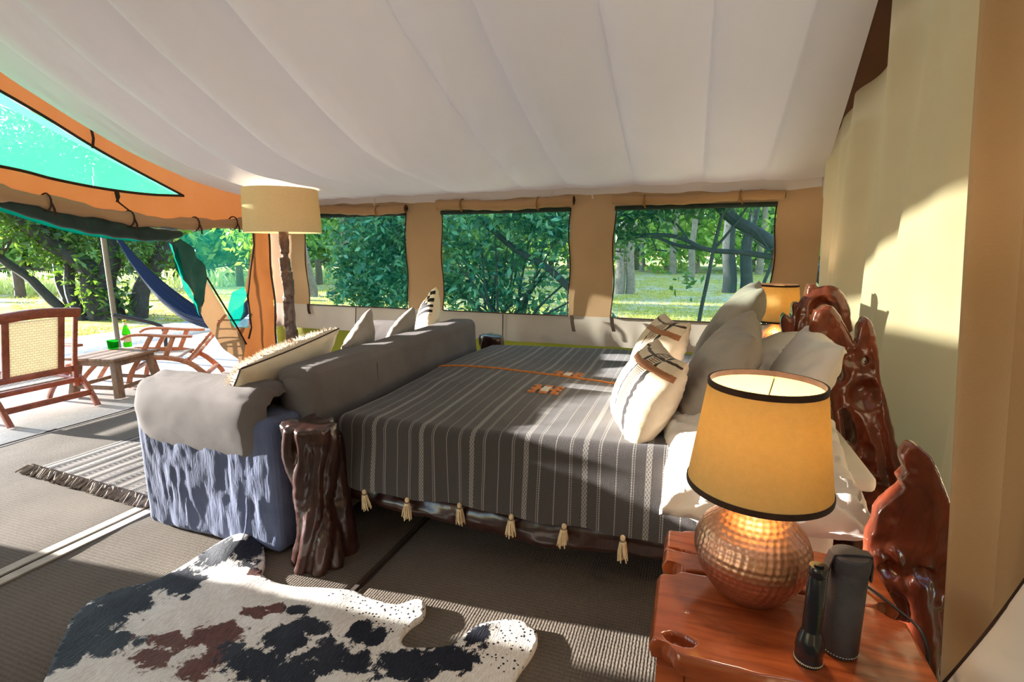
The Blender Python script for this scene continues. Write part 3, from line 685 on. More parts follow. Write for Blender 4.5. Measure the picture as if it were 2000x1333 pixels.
rim(H, [(1615, 606), (1640, 640), (1660, 690), (1668, 730), (1650, 752), (1634, 760)], [.03, .026, .028, .022, .018, .018], TY)
rim(H, [(1640, 770), (1665, 792), (1690, 832), (1705, 880), (1716, 930)], [.02, .024, .03, .034, .034], TY)
rim(H, [(1660, 800), (1700, 806), (1722, 790)], [.016, .018, .018], TY)
rim(H, [(1662, 930), (1690, 926), (1720, 930)], [.035, .035, .035], TY)
rim(H, [(1670, 1010), (1700, 1005), (1740, 1010)], [.05, .05, .05], TY)
# dark far hump
FY = 3.25
hump = [(1540, 690), (1530, 650), (1526, 625), (1534, 612), (1546, 624), (1548, 600), (1556, 590), (1564, 602), (1574, 580), (1580, 558), (1592, 556), (1604, 564), (1628, 562), (1644, 580), (1652, 612), (1660, 660), (1664, 760), (1668, 900), (1590, 900), (1570, 740)]
carve(H, hump, [], FY, .10)
rim(H, [(1570, 690), (1572, 620), (1590, 584), (1622, 576), (1640, 600), (1648, 650)], [.06, .05, .045, .05, .05, .05], FY)
rim(H, [(1585, 620), (1600, 640), (1620, 690)], [.05, .05, .05], FY)
# near slab with its wavy edge
NY_ = 1.62
NE = [(1788, 868), (1772, 880), (1761, 898), (1764, 914), (1770, 924), (1760, 940), (1766, 954), (1740, 977), (1716, 1000), (1708, 1030), (1698, 1060), (1692, 1092), (1690, 1130), (1692, 1200), (1700, 1300), (1712, 1420), (1900, 1420), (1905, 1150), (1880, 1040), (1850, 960), (1818, 895)]
carve(H, NE, [], NY_, .06)
rim(H, [(1744, 1080), (1758, 1096), (1758, 1130)], [.008, .012, .006], NY_-.025)
rim(H, [(1712, 1085), (1730, 1125), (1722, 1165), (1735, 1210)], [.012, .018, .018, .02], NY_-.025)
rim(H, [(1815, 1110), (1800, 1160), (1806, 1240), (1800, 1330)], [.012, .03, .04, .05], NY_-.02)
rim(H, [(1700, 1100), (1760, 1150), (1840, 1180)], [.015, .03, .03], NY_-.01)
# root mass against the wall joins them
H.tube([(.62, 1.66, .12), (.74, 1.95, .22), (.78, 2.3, .28), (.78, 2.6, .30), (.74, 3.0, .32), (.68, 3.3, .30)], [.11, .12, .14, .16, .15, .12], 12)
H.tube([(.62, 1.66, .02), (.72, 2.4, .06), (.66, 3.3, .05)], [.1, .1, .1], 10)
hb = gnarl(H.build('headboard', M['wood_red']), .0075, it=4, disp=.005, nsc=14, seed=3)
def hollows():
    me = hb.data; n = len(me.vertices); c = np.empty(n*3, np.float32); me.vertices.foreach_get('co', c); c = c.reshape(-1, 3).astype(float)
    for (x, y, Y, r, dep) in ((1690, 772, TY, .055, .035), (1665, 700, TY, .035, .02), (1690, 880, TY, .03, .015), (1600, 600, FY, .05, .03), (1735, 1110, NY_, .025, .02), (1803, 1120, NY_, .022, .025), (1740, 1010, NY_, .02, .006), (1605, 720, FY, .06, .05)):
        p = at(x, y, Y=Y); m = np.abs(c[:, 1]-Y) < .07; d = ((c[:, 0]-p.x)**2+(c[:, 2]-p.z)**2)/r**2
        c[:, 1] += m*dep*np.exp(-d*d)
    me.vertices.foreach_set('co', c.astype(np.float32).ravel()); me.update()
hollows()
under(hb, bed)['label'] = 'glossy red-brown driftwood headboard with hollows'
# footposts
def footpost(loc, hgt, s=1.0, seed=0):
    B = MB()
    for k in range(7):
        a0 = k*2*PI/7; pts = []
        for i in range(11):
            t = i/10; a = a0+1.5*t+.2*math.sin(t*5+k); ww = .088*(1.12-.75*t+.75*t*t) if t < .8 else .078
            ww = .092-.035*math.sin(min(1, t*1.15)*PI)
            pts.append((loc[0]+ww*s*math.cos(a), loc[1]+ww*s*math.sin(a), loc[2]+hgt*t))
        B.tube(pts, [(.036+.010*math.sin(i*1.1+k*2))*s for i in range(11)], 8)
    B.tube([(loc[0], loc[1], loc[2]+hgt*i/6) for i in range(7)], [.085*s, .075*s, .065*s, .055*s, .055*s, .075*s, .09*s], 10)
    return B
p = footpost((-1.57, 1.745, 0), .69, 1.0, 1)
p.tube([(-1.52, 1.87, 0), (-1.53, 1.87, .3), (-1.55, 1.86, .6)], [.065, .05, .05], 9)
o = gnarl(p.build('footpost', M['wood_dark']), .0075, it=2, disp=.005, nsc=12, seed=5); under(o, bed)
p = footpost((-1.62, 4.05, 0), .72, .9, 2); o = gnarl(p.build('footpost', M['wood_dark']), .014, it=3, disp=.008, seed=6); under(o, bed)
def rail(y, seed):
    B = MB(); xs = np.linspace(-1.55, .62, 14)
    B.tube([(x, y+.012*math.sin(x*5+seed), .285+.018*math.sin(x*3.2+seed)) for x in xs], [.068+.012*math.sin(x*7+seed) for x in xs], 12, 1.0)
    B.tube([(x, y-.03, .245+.02*math.sin(x*4+1)) for x in xs], [.035+.01*math.sin(x*9) for x in xs], 9)
    o = gnarl(B.build('side_rail', M['wood_dark']), .012, it=3, disp=.006, seed=seed); return under(o, bed)
rail(1.985, 1); rail(3.98, 2)
under(MB().tube([(-1.60, y, .30) for y in np.linspace(1.85, 4.0, 8)], .07, 10).build('end_rail', M['wood_dark']), bed)
under(MB().box((-.52, 2.93, .44), (2.1, 1.96, .34)).build('mattress', M['pillow_white'], bevel=.05, seg=4), bed)

# throw
def throwf(u, v):
    # v: near hem -> over the edge -> top -> far edge ; uv kept in metres
    x = -1.60+1.87*u; s = v*2.42; drop = .30
    top = .69+.006*fbm(np.stack([x, s, 0*x], 1), 3, 4)
    r = .05; a = np.clip((s-drop)/(r*PI/2), 0, 1)*PI/2
    y = np.where(s < drop, 1.90, np.where(s < drop+r*PI/2, 1.90+r*(1-np.cos(a)), 1.90+r+(s-drop-r*PI/2)))
    z = np.where(s < drop, top-r-(drop-s), np.where(s < drop+r*PI/2, top-r+r*np.sin(a), top))
    hang = sm(drop, 0, s)
    y = y - hang*(.018+.016*np.sin(x*9+1)+.008*np.sin(x*21)) ; z = z + hang*.008*np.sin(x*6.5)
    z = z + .010*np.sin(y*4+x*3)*(1-hang) - .01*sm(.15, 0, u)
    far = sm(2.28, 2.42, s); z = z-.10*far; y = y-.05*far
    left = sm(.035, 0, u); z = z-.05*left*(1-hang); x = x+.02*left
    # soft body prints of the pillow edges
    return np.stack([x, y, z], 1)
v_, q_, uv_ = grid(190, 220, throwf)
uvm = np.stack([uv_[:, 0]*1.87+.113, uv_[:, 1]*2.42], 1)
th = obj('bed_throw', mesh_np(v_, q_, uvm), M['throw']); tag(th, 'dark grey throw with pale woven stripes and cream tassels spread over the bed', 'throw')
def throw_top(x, y):
    i = np.argmin((v_[:, 0]-x)**2+(v_[:, 1]-y)**2+(v_[:, 2] < .6)*1.); return float(v_[i, 2])
TB = MB(); rnd = random.Random(3)
TB.ball((0, 0, -.012), (.011, .011, .013), 10, 6)
TB.lathe([(.0125, -.024), (.0145, -.030), (.0125, -.036)], 10)
for k in range(26):
    a = rnd.uniform(0, 2*PI); rr = .012*math.sqrt(rnd.random()); ex = rnd.uniform(1.2, 2.3); L = rnd.uniform(.085, .105)
    TB.tube([(rr*math.cos(a), rr*math.sin(a), -.03), (rr*ex*.8*math.cos(a), rr*ex*.8*math.sin(a), -.065), (rr*ex*math.cos(a+.2), rr*ex*math.sin(a+.2), -L)], [.003, .0034, .0022], 5)
t0 = TB.build('tassel', M['tassel'], th)
TX = [-1.585, -1.385, -1.165, -.915, -.665, -.44, -.205]
for i, x in enumerate(TX):
    t = t0 if i == 0 else link(t0.copy(), th)
    k = np.argmin((v_[:, 0]-x)**2+((v_[:, 2]-.28)**2)*.1+(uv_[:, 1] > .001)*10)
    t.location = (x, v_[k, 1]-.006, v_[k, 2]+.012); t.rotation_euler = (rnd.uniform(-.06, .06), rnd.uniform(-.14, .14), i); t.scale = (1, 1, rnd.uniform(.92, 1.1))
MB().tube([(x, 2.93+.01*math.sin(x*4), throw_top(x, 2.93)+.004) for x in np.linspace(-1.57, -.0, 70)], .006, 6).build('orange_seam', M['orange'], th)
def motif(cx, cy):
    o = MB(); w_ = MB(); u = .021
    pat = ["O.OO.O", "OOWWOO", ".OWWO.", ".OWWO.", "OOWWOO", "O.OO.O"] if False else ["OO.OO.OO", ".O.WW.O.", "OOOWWOOO", ".O.WW.O.", "OO.OO.OO"]
    for j, row in enumerate(pat):
        for i, ch in enumerate(row):
            if ch == '.': continue
            x = cx+(i-3.5)*u*1.0; y = cy+(j-2)*u*1.5
            (o if ch == 'O' else w_).box((x, y, throw_top(x, y)+.003), (u*.9, u*1.3, .006))
    m = o.build('woven_motif', M['orange'], th, False); m['kind'] = 'stuff'; w_.build('motif_centre', M['white_thread'], m, False)['kind'] = 'stuff'
for q in ((1068, 773), (1105, 743)):
    p = at(*q, Z=.665); motif(p.x, p.y+(.05 if q[1] < 760 else -.02))

# ------------------------------------------------------------------ pillows
def pillow_mesh(w, h, t, n=36, ear=.07, wr=.006, seed=0, soft=.42):
    s = np.linspace(-1, 1, n+1); c = np.sin(s*PI/2); u, v = np.meshgrid(c, c, indexing='ij'); u = u.ravel(); v = v.ravel()
    x = w/2*u*(1-ear*(1-v*v)); y = h/2*v*(1-ear*(1-u*u)); p = np.stack([x, y, 0*x], 1)*1.0
    th_ = t/2*np.power(np.clip((1-u*u)*(1-v*v), 0, 1), soft)
    e = 1-np.clip(np.minimum(1-np.abs(u), 1-np.abs(v))*2.2, 0, 1)
    ang = np.arctan2(v, u); rip = wr*(e*.9+.25)*(np.sin(ang*26+3*fbm(p, 9, seed))*np.minimum(1, (1-np.maximum(np.abs(u), np.abs(v)))*12) + fbm(p, 11, seed+5))
    inside = np.maximum(np.abs(u), np.abs(v)) < .9999
    zf = th_+rip*inside; zb = -th_+np.roll(rip, 5)*inside
    V = np.concatenate([np.stack([x, y, zf], 1), np.stack([x, y, zb], 1)]); N_ = n+1
    i = np.arange(n)[:, None]*N_+np.arange(n)[None]; q = np.stack([i, i+N_, i+N_+1, i+1], -1).reshape(-1, 4)
    idx = np.arange(N_*N_); bd = (np.maximum(np.abs(u), np.abs(v)) >= .9999); back = np.where(bd, idx, idx+N_*N_)
    F = np.concatenate([q, back[q][:, ::-1]])
    me = bpy.data.meshes.new('p'); used = np.zeros(len(V), bool); used[F.ravel()] = True; rm = np.cumsum(used)-1
    V2 = V[used]; F2 = rm[F]; me = mesh_np(V2, F2)
    uvl = np.concatenate([np.stack([(u[q]+1)/2, (v[q]+1)/2], -1).reshape(-1, 2), np.stack([(u[q[:, ::-1]]+1)/2+2, (v[q[:, ::-1]]+1)/2], -1).reshape(-1, 2)])
    l = me.uv_layers.new(name='UVMap'); l.data.foreach_set('uv', uvl.astype(np.float32).ravel())
    b = []; k = 40
    for a, b_ in (((-1, -1), (1, -1)), ((1, -1), (1, 1)), ((1, 1), (-1, 1)), ((-1, 1), (-1, -1))):
        for j in range(k):
            s_ = j/k; uu = a[0]+(b_[0]-a[0])*s_; vv = a[1]+(b_[1]-a[1])*s_; b.append((w/2*uu*(1-ear*(1-vv*vv)), h/2*vv*(1-ear*(1-uu*uu)), 0))
    return me, b+[b[0]]
def pose(o, c, udir, ndir):
    u = Vector(udir).normalized(); n = Vector(ndir); n = (n-u*n.dot(u)).normalized(); v = n.cross(u)
    m = Matrix((u, v, n)).transposed().to_4x4(); m.translation = Vector(c); o.matrix_world = m; return o
def pillow(name, label, c, udir, ndir, w, h, t, m, piping=None, group=None, cat='pillow', **kw):
    me, b = pillow_mesh(w, h, t, **kw); o = obj(name, me, m); tag(o, label, cat, group)
    if piping: MB().tube(b, .0042, 6, cap=False).build('piping', piping, o)
    return pose(o, c, udir, ndir)
pillow('pillow', 'large grey linen pillow leaning behind the far striped cushion below the right window', (.20, 3.30, .94), (.08, 1, 0), (-1, .05, .55), .74, .70, .24, M['pillow_grey'], seed=2, wr=.007)
pillow('pillow', 'large grey linen pillow leaning behind the near cream cushion, sunlit on its upper half', (.12, 2.42, .885), (.11, 1, .02), (-1, .08, .52), .72, .58, .26, M['pillow_grey'], seed=4, wr=.009)
pillow('cushion', 'cream striped cushion nearest on the bed, black and brown bands facing the throw', (-.165, 2.18, .850), (.30, -.95, -.03), (-.95, -.30, .5), .46, .42, .25, M['cushion_stripe'], cat='cushion', seed=5, ear=.11, soft=.5)
pillow('cushion', 'cream striped cushion farther on the bed, behind its twin', (-.17, 2.86, .875), (.30, -.95, .02), (-.95, -.30, .45), .48, .46, .24, M['cushion_stripe'], cat='cushion', seed=6, ear=.11, soft=.5)
pillow('pillow', 'white cotton pillow hanging over the near bed edge behind the copper lamp', (.245, 1.98, .655), (1, .06, .02), (-.05, -.42, 1), .66, .54, .26, M['pillow_white'], seed=8, wr=.016, ear=.05)
pillow('pillow', 'white cotton pillow standing against the carved headboard behind the lamp shade', (.43, 2.40, .88), (.05, 1, 0), (-1, 0, .45), .66, .5, .2, M['pillow_white'], seed=9, wr=.010)
pillow('pillow', 'white cotton pillow below the far table lamp, beside the dark headboard hump', (.40, 3.15, .80), (.08, 1, 0), (-.75, 0, 1), .74, .56, .24, M['pillow_white'], seed=10, wr=.008)
under(MB().box((.42, 2.93, .64), (.44, 1.9, .06)).build('bed_sheet', M['pillow_white'], bevel=.025, seg=3), bed)

# ================================================================== NIGHTSTAND, LAMP, TORCH, CASE
NX, NY, NZ = .235, 1.27, .60
ns = thing('nightstand', 'polished red-brown wooden nightstand with a knot hole under the copper lamp', 'nightstand', (NX, NY, 0)); fresh(ns)
def plank_top(name, x0, x1, y0, y1, knots, seed):
    def fn(u, v):
        x = x0+(x1-x0)*u; y = y0+(y1-y0)*v; p = np.stack([x, y, 0*x], 1)
        # live, rounded corners
        cx = np.abs(u*2-1); cy = np.abs(v*2-1); k = np.power(np.power(cx, 12)+np.power(cy, 12), 1/12.)
        edge = sm(.965, 1.0, np.maximum(cx, cy))
        x = x-(u-.5)*.03*sm(.75, 1, cy)*sm(.75, 1, cx)*2; y = y-(v-.5)*.03*sm(.75, 1, cx)*sm(.75, 1, cy)*2
        y = y+.010*fbm(np.stack([x*6, 0*x+seed, 0*x], 1), 1, seed)*sm(.8, 1, cy)
        z = NZ-.004*edge-.010*edge*edge+.0015*fbm(p, 9, seed)
        for kx, ky, a, b, ang, dep in knots:
            dx = x-kx; dy = y-ky; X_ = dx*math.cos(ang)+dy*math.sin(ang); Y_ = -dx*math.sin(ang)+dy*math.cos(ang)
            rr = np.sqrt((X_/a)**2+(Y_/b)**2)+.12*fbm(p, 60, 3); z = z-dep*sm(1.1, .55, rr)
        return np.stack([x, y, z], 1)
    P_, q, uv = grid(150, 110, fn); n = len(P_); bt = P_.copy(); bt[:, 2] = NZ-.052
    nv = 111; nu = 151
    loop = [i*nv for i in range(nu)]+[(nu-1)*nv+j for j in range(1, nv)]+[i*nv+nv-1 for i in range(nu-2, -1, -1)]+[j for j in range(nv-2, 0, -1)]
    mid = P_[loop].copy(); ctr = P_.mean(0); mid[:, :2] += (mid[:, :2]-ctr[:2])*.012; mid[:, 2] = NZ-.024
    low = P_[loop].copy(); low[:, :2] -= (low[:, :2]-ctr[:2])*.012; low[:, 2] = NZ-.048
    V = np.concatenate([P_, mid, low]); L = len(loop); F = [tuple(r) for r in q]
    for i in range(L):
        j = (i+1) % L; F.append((loop[i], n+i, n+j, loop[j])); F.append((n+i, n+L+i, n+L+j, n+j))
    F.append(tuple(n+L+i for i in range(L))[::-1])
    b = MB(); b.v = [tuple(p) for p in V]; b.f = F; o = b.build(name, M['wood_top'], sharp=70); return under(o, ns)
kh = at(1328, 1252, Z=NZ)
plank_top('top_plank', -.045, .515, 1.015, 1.325, [(kh.x, kh.y+.004, .034, .020, -.1, .03), (.03, 1.16, .003, .003, 0, .01), (.10, 1.322, .09, .007, -.35, .03)], 2)
plank_top('top_plank', -.035, .515, 1.335, 1.545, [(.015, 1.42, .05, .006, -.1, .03)], 5)
for x, y in ((.0, 1.06), (.46, 1.06), (.0, 1.49), (.46, 1.49)):
    under(MB().beam((x, y, .005), (x, y, .552), .06, .06).build('leg', M['wood_top'], bevel=.006), ns)
for a, b in (((.03, 1.05, .50), (.43, 1.05, .50)), ((.03, 1.50, .50), (.43, 1.50, .50)), ((-.005, 1.09, .50), (-.005, 1.46, .50)), ((.465, 1.09, .50), (.465, 1.46, .50))):
    under(MB().beam(a, b, .025, .09, up=(0, 0, 1)).build('apron', M['wood_top'], bevel=.004), ns)

def point(parent, loc, energy, col=(1, .74, .42), r=.03):
    l = bpy.data.lights.new('bulb_light', 'POINT'); l.energy = energy; l.color = col; l.shadow_soft_size = r
    o = bpy.data.objects.new('bulb_light', l); link(o, parent); o.location = loc; return o
def cone_shade(rb, rt, z0, z1, th=.0025, n=64):
    b = MB(); prof = [(rb, z0), (rb+(rt-rb)*.5, (z0+z1)/2), (rt, z1), (rt-th, z1), (rb-th+(rt-rb)*.5, (z0+z1)/2), (rb-th, z0), (rb, z0)]
    return b.lathe(prof, n)
def copper_lamp(name, label, loc, rotz, energy, s=1.0):
    t = thing(name, label, 'lamp', loc, (0, 0, rotz)); t.scale = (s, s, s)
    prof = np.array([(.0, 0), (.055, .0), (.070, .006), (.098, .035), (.122, .075), (.134, .115), (.132, .145), (.118, .178), (.088, .208), (.055, .230), (.034, .252), (.025, .275), (.022, .312)])
    cs = np.concatenate([[0], np.cumsum(np.hypot(*np.diff(prof, axis=0).T))]); N_ = 110; t_ = np.linspace(0, cs[-1], N_)
    rr = np.interp(t_, cs, prof[:, 0]); zz = np.interp(t_, cs, prof[:, 1])
    for _ in range(5): rr[1:-1] = (rr[:-2]+2*rr[1:-1]+rr[2:])/4; zz[1:-1] = (zz[:-2]+2*zz[1:-1]+zz[2:])/4
    na = 264; a = np.arange(na)/na*2*PI; A_, T_ = np.meshgrid(a, t_); RR = np.interp(T_, t_, rr); ZZ = np.interp(T_, t_, zz)
    pitch = .0150; row = np.floor(T_/pitch); cnt = np.maximum(8, np.floor(2*PI*np.interp((row+.5)*pitch, t_, rr)/.0165))
    fa = (A_/(2*PI)*cnt+.5*(row % 2)+.21*np.sin(row*7.7)) % 1-.5; ft = (T_/pitch-row)-.5
    d2 = (fa/.5)**2+(ft/.5)**2; dim = -.0024*np.clip(1-d2*.95, 0, 1)*sm(.05, .09, T_)*sm(cs[-1]-.045, cs[-1]-.075, T_)
    RR = np.maximum(RR+dim, .0)
    V = np.stack([RR*np.cos(A_), RR*np.sin(A_), ZZ], -1).reshape(-1, 3); i = np.arange(N_-1)[:, None]*na; j = np.arange(na)[None]
    q = np.stack([i+j, i+(j+1) % na, i+na+(j+1) % na, i+na+j], -1).reshape(-1, 4)
    obj('base', mesh_np(V, q), M['copper'], t)['label'] = 'hammered copper gourd base'
    MB().lathe([(.012, .308), (.018, .310), (.018, .35), (.012, .355)], 16, cap=True).build('socket', M['dark_steel'], t)
    sh = cone_shade(.160, .126, .292, .540).build('lamp_shade', M['shade'], t)
    for r_, z in ((.1602, .292), (.1262, .540)):
        b = MB(); h = .007; b.lathe([(r_+.0012, z-h), (r_+.0018, z), (r_+.0012, z+h), (r_-.004, z+h), (r_-.004, z-h), (r_+.0012, z-h)], 64); b.build('trim_band', M['lamp_trim'], sh)
    S = MB()
    for k in range(3):
        q = k*2*PI/3+.9; S.tube([(.012*math.cos(q), .012*math.sin(q), .480), (.123*math.cos(q), .123*math.sin(q), .527)], .0018, 5)
    S.tube([(0, 0, .35), (0.03, 0, .39), (.035, 0, .44), (.0, 0, .48)], .0018, 5); S.build('shade_spider', M['dark_steel'], sh)
    MB().ball((0, 0, .40), (.026, .026, .034), 14, 10).build('bulb', M['bulb'], t)
    point(t, (0, 0, .45), energy, (1, .82, .56)); return t
LC = at(1462, 1178, Z=NZ)
NL = copper_lamp('table_lamp', 'hammered copper table lamp with parchment shade on the near nightstand', (.172, 1.285, NZ), .4, 4.5)
fresh(NL)
under(MB().tube(spl([(.24, 1.40, .607), (.34, 1.44, .607), (.44, 1.42, .607), (.50, 1.32, .61), (.528, 1.25, .60), (.532, 1.22, .5), (.53, 1.22, .1), (.53, 1.22, .02)], 50), .0035, 6).build('power_cord', M['cord']), NL)
# torch standing on its head
tp = at(1580, 1302, Z=NZ); fl_ = thing('torch', 'black metal torch standing head-down in front of the leather case', 'torch', (tp.x, tp.y+.012, NZ+.002)); fl_.scale = (.92, .92, .95)
MB().lathe([(.0, .0), (.027, .0), (.029, .004), (.029, .012), (.0285, .014), (.0285, .03), (.030, .034), (.0265, .058), (.021, .074), (.0195, .08)], 36).build('head', M['black'], fl_)
b = MB(); b.lathe([(.0195, .078)]+[q for k in range(12) for q in ((.0197, .084+k*.0035), (.0194, .0858+k*.0035))]+[(.0195, .13), (.0195, .205), (.0188, .207), (.0188, .211), (.0198, .213), (.0198, .228), (.018, .231), (.0, .231)], 36); b.build('barrel', M['black'], fl_)
MB().lathe([(.0, .0), (.009, 0), (.010, .002), (.010, .004)], 14, (0, 0, .231), True).build('tail_cap', M['black'], fl_)
b = MB()                                                # small engraved ring of dashes
for k in range(46):
    a = k/46*2*PI; b.box((.0292*math.cos(a), .0292*math.sin(a), .008), (.0006, .0022, .0035), Matrix.Rotation(a, 3, 'Z'))
b.build('engraving', M['label'], fl_)
cp = at(1640, 1283, Z=NZ); cs_ = thing('leather_case', 'dark leather cylinder case with strapped lid on the nightstand, taller and wider than the torch', 'case', (cp.x+.002, cp.y+.02, NZ+.002)); cs_.scale = (1, 1, 1.02)
MB().lathe([(.0, 0), (.033, 0), (.0355, .003), (.0355, .205), (.034, .207), (.0, .207)], 40).build('body', M['leather'], cs_)
MB().lathe([(.0372, .19), (.0376, .196), (.0376, .218), (.034, .2215), (.0, .2215)], 40).build('lid', M['leather'], cs_)
b = MB(); b.plank([(-.047, -.0, .17), (-.043, 0, .20), (-.037, 0, .222), (-.015, 0, .2245), (.015, 0, .2245), (.037, 0, .222), (.041, 0, .2), (.0412, 0, .165)], .022, .003, (0, 1, 0)); st = b.build('strap', M['leather'], cs_); st.rotation_euler = (0, 0, .25)
b = MB()
for k in range(40):
    a = k/40*2*PI; b.box((.0357*math.cos(a), .0357*math.sin(a), .007), (.0008, .003, .0012), Matrix.Rotation(a, 3, 'Z'))
b.build('stitching', M['white_thread'], cs_)
# far lamp on its own (hidden) stand
fs = thing('nightstand', 'far wooden nightstand hidden behind the bed pillows', 'nightstand', (.63, 4.42, 0)); fresh(fs)
MB().box((0, 0, .57), (.5, .46, .05)).build('top', M['wood_top'], fs, bevel=.01)
for x, y in ((-.2, -.18), (.2, -.18), (-.2, .18), (.2, .18)): MB().beam((x, y, .0), (x, y, .548), .05, .05).build('leg', M['wood_top'], fs)
copper_lamp('table_lamp', 'parchment-shaded table lamp glowing at the far side of the bed', (.605, 4.33, .596), .2, 5.5, 1.08)

# ================================================================== SOFA
sofa = thing('sofa', 'grey slipcovered sofa with its back against the foot of the bed', 'sofa', (-2.2, 2.8, 0)); fresh(sofa)
def soft_box(name, c, s, m, bev=.05, wr=.006, nsc=7, seed=0, div=.03, rot=None, vert=False):
    bm = bmesh.new(); bmesh.ops.create_cube(bm, size=1)
    for v in bm.verts: v.co = Vector((v.co.x*s[0], v.co.y*s[1], v.co.z*s[2]))
    bmesh.ops.bevel(bm, geom=bm.edges[:], offset=bev, segments=4, profile=.5, affect='EDGES', clamp_overlap=True)
    n = max(2, int(max(s)/div)); 
    for ax in range(3):
        k = max(1, int(s[ax]/div))
        for j in range(1, k):
            co = Vector((0, 0, 0)); co[ax] = -s[ax]/2+s[ax]*j/k; no = Vector((0, 0, 0)); no[ax] = 1
            bmesh.ops.bisect_plane(bm, geom=bm.verts[:]+bm.edges[:]+bm.faces[:], plane_co=co, plane_no=no, dist=1e-4)
    bm.normal_update(); vs = list(bm.verts); P_ = np.array([v.co[:] for v in vs]); Nn = np.array([v.normal[:] for v in vs])
    q = P_*np.array([1, 1, .35 if vert else 1]); d = wr*(fbm(q, nsc, seed)+.7*(1-2*np.abs(vnoise(q, nsc*1.7, seed+4))))
    for v, p, nn, dd in zip(vs, P_, Nn, d): v.co = Vector(p+nn*dd)
    me = bpy.data.meshes.new(name); bm.to_mesh(me); bm.free()
    for p in me.polygons: p.use_smooth = True
    o = obj(name, me, m); o.location = c
    if rot: o.rotation_euler = rot
    bpy.context.view_layer.update(); return o
under(soft_box('base', (-2.22, 2.80, .25), (.86, 2.10, .47), M['sofa_cover'], .03, .005, 6, 1, .05), sofa)
for y, sd_ in ((1.835, 2), (3.83, 3)):
    under(soft_box('arm', (-2.21, y, .345), (.90, .24, .66), M['sofa_cover'], .045, .0045, 15, sd_, .012, vert=True), sofa)
under(soft_box('backrest', (-1.785, 2.88, .44), (.20, 1.96, .80), M['sofa'], .05, .005, 5, 4, .05), sofa)
o = under(soft_box('back_cushion', (-1.795, 2.89, .72), (.25, 1.95, .325), M['sofa'], .055, .005, 3, 5, .03, (0, R(-3), 0)), sofa)
b = MB(); b.tube([(-1.672, 2.42, .60), (-1.667, 2.42, .80), (-1.69, 2.42, .868), (-1.76, 2.42, .887), (-1.84, 2.42, .882), (-1.90, 2.42, .86)], .004, 5); under(b.build('seam', M['sofa']), sofa)
for y, sd_ in ((2.35, 7), (3.22, 8)): under(soft_box('seat_cushion', (-2.27, y, .535), (.72, .84, .16), M['sofa'], .05, .004, 6, sd_, .05), sofa)
def arm_pad(y, sgn, seed):
    """padded roll draped over the arm"""
    def fn(u, v):
        x = -2.67+.84*u; a = -.25*PI+1.35*PI*v          # section around the arm top
        puff = 1-.42*np.power(np.abs(2*u-1), 14)
        yy = -np.cos(a-.05)*.165*puff; zz = np.sin(a)*.135*puff+.0
        low = sm(.30, 0, v); zz = zz-.165*low*puff
        p = np.stack([x, yy+zz*.5, zz], 1); k = sm(.25, 0, u)+sm(.75, 1, u)
        wrk = (.008*np.sin(v*34+5*u+2*fbm(p, 4, seed))*k+.004*fbm(p, 6, seed+3))*sm(0, .2, v)
        return np.stack([x, y+sgn*(yy*(1+wrk*3)), .69+zz*(1+wrk*4)+wrk*.5], 1)
    P_, q, uv = grid(60, 70, fn); me = mesh_np(P_, q); o = obj('arm_pad', me, M['sofa'])
    bake(o, [('SOLIDIFY', dict(thickness=.012, offset=-1))]); return under(o, sofa)
arm_pad(1.86, 1, 3); arm_pad(3.80, -1, 6)
MB().tube(spl([(-1.98, 1.695, .22), (-1.97, 1.688, .14), (-1.99, 1.685, .07), (-2.05, 1.66, .025)], 20), .005, 5)
b = MB(); b.plank([Vector(q) for q in spl([(-1.93, 1.70, .30), (-1.935, 1.69, .18), (-1.96, 1.68, .09), (-2.02, 1.66, .03), (-2.06, 1.64, .022)], 20)], .014, .004, (.7, 0, .7)); under(b.build('cover_tie', M['sofa_cover']), sofa)
# sofa cushions
fc = pillow('cushion', 'cream cushion with dark piping and goat-fur front at the near end of the sofa', (-2.13, 2.16, .755), (-.08, 1, .09), (-.72, -.12, .55), .80, .46, .22, M['cream'], M['lamp_trim'], cat='cushion', seed=12)
def fur():
    n = 5200; u = RNG.uniform(-1, 1, n); v = RNG.uniform(-1, 1, n); ear = .07
    x = .40*u*(1-ear*(1-v*v)); y = .23*v*(1-ear*(1-u*u)); z = .11*np.power((1-u*u)*(1-v*v), .42)
    p = np.stack([x, y, z], 1); d = np.stack([u*.5, v*.5+.25, np.ones(n)], 1)+RNG.normal(0, .35, (n, 3)); d /= np.linalg.norm(d, axis=1)[:, None]
    s = np.cross(d, RNG.normal(0, 1, (n, 3))); s /= np.linalg.norm(s, axis=1)[:, None]; L = RNG.uniform(.018, .036, n)[:, None]
    V = np.stack([p-s*.0022, p+s*.0022, p+d*L+np.array([0, 0, -.004])], 1).reshape(-1, 3); F = np.arange(n*3).reshape(-1, 3)
    o = obj('fur', mesh_np(V, F), M['fur'], fc); o['kind'] = 'stuff'; o['label'] = 'white and brown goat fur'
fur()
pillow('cushion', 'grey linen cushion standing on its corner, left of the two grey ones on the sofa', (-2.06, 2.78, .80), (-.1, .8, .45), (-1, -.25, .35), .40, .40, .16, M['pillow_grey'], cat='cushion', seed=13)
pillow('cushion', 'grey linen cushion with a sunlit face, right of the two grey ones on the sofa', (-2.04, 3.24, .775), (-.05, .86, .42), (-1, -.2, .4), .42, .40, .16, M['pillow_grey'], cat='cushion', seed=14)
pillow('cushion', 'cream cushion with a black woven pattern at the far end of the sofa', (-2.06, 3.72, .86), (.55, -.62, .42), (-.75, -.6, .28), .44, .44, .18, M['cushion_black'], cat='cushion', seed=15)

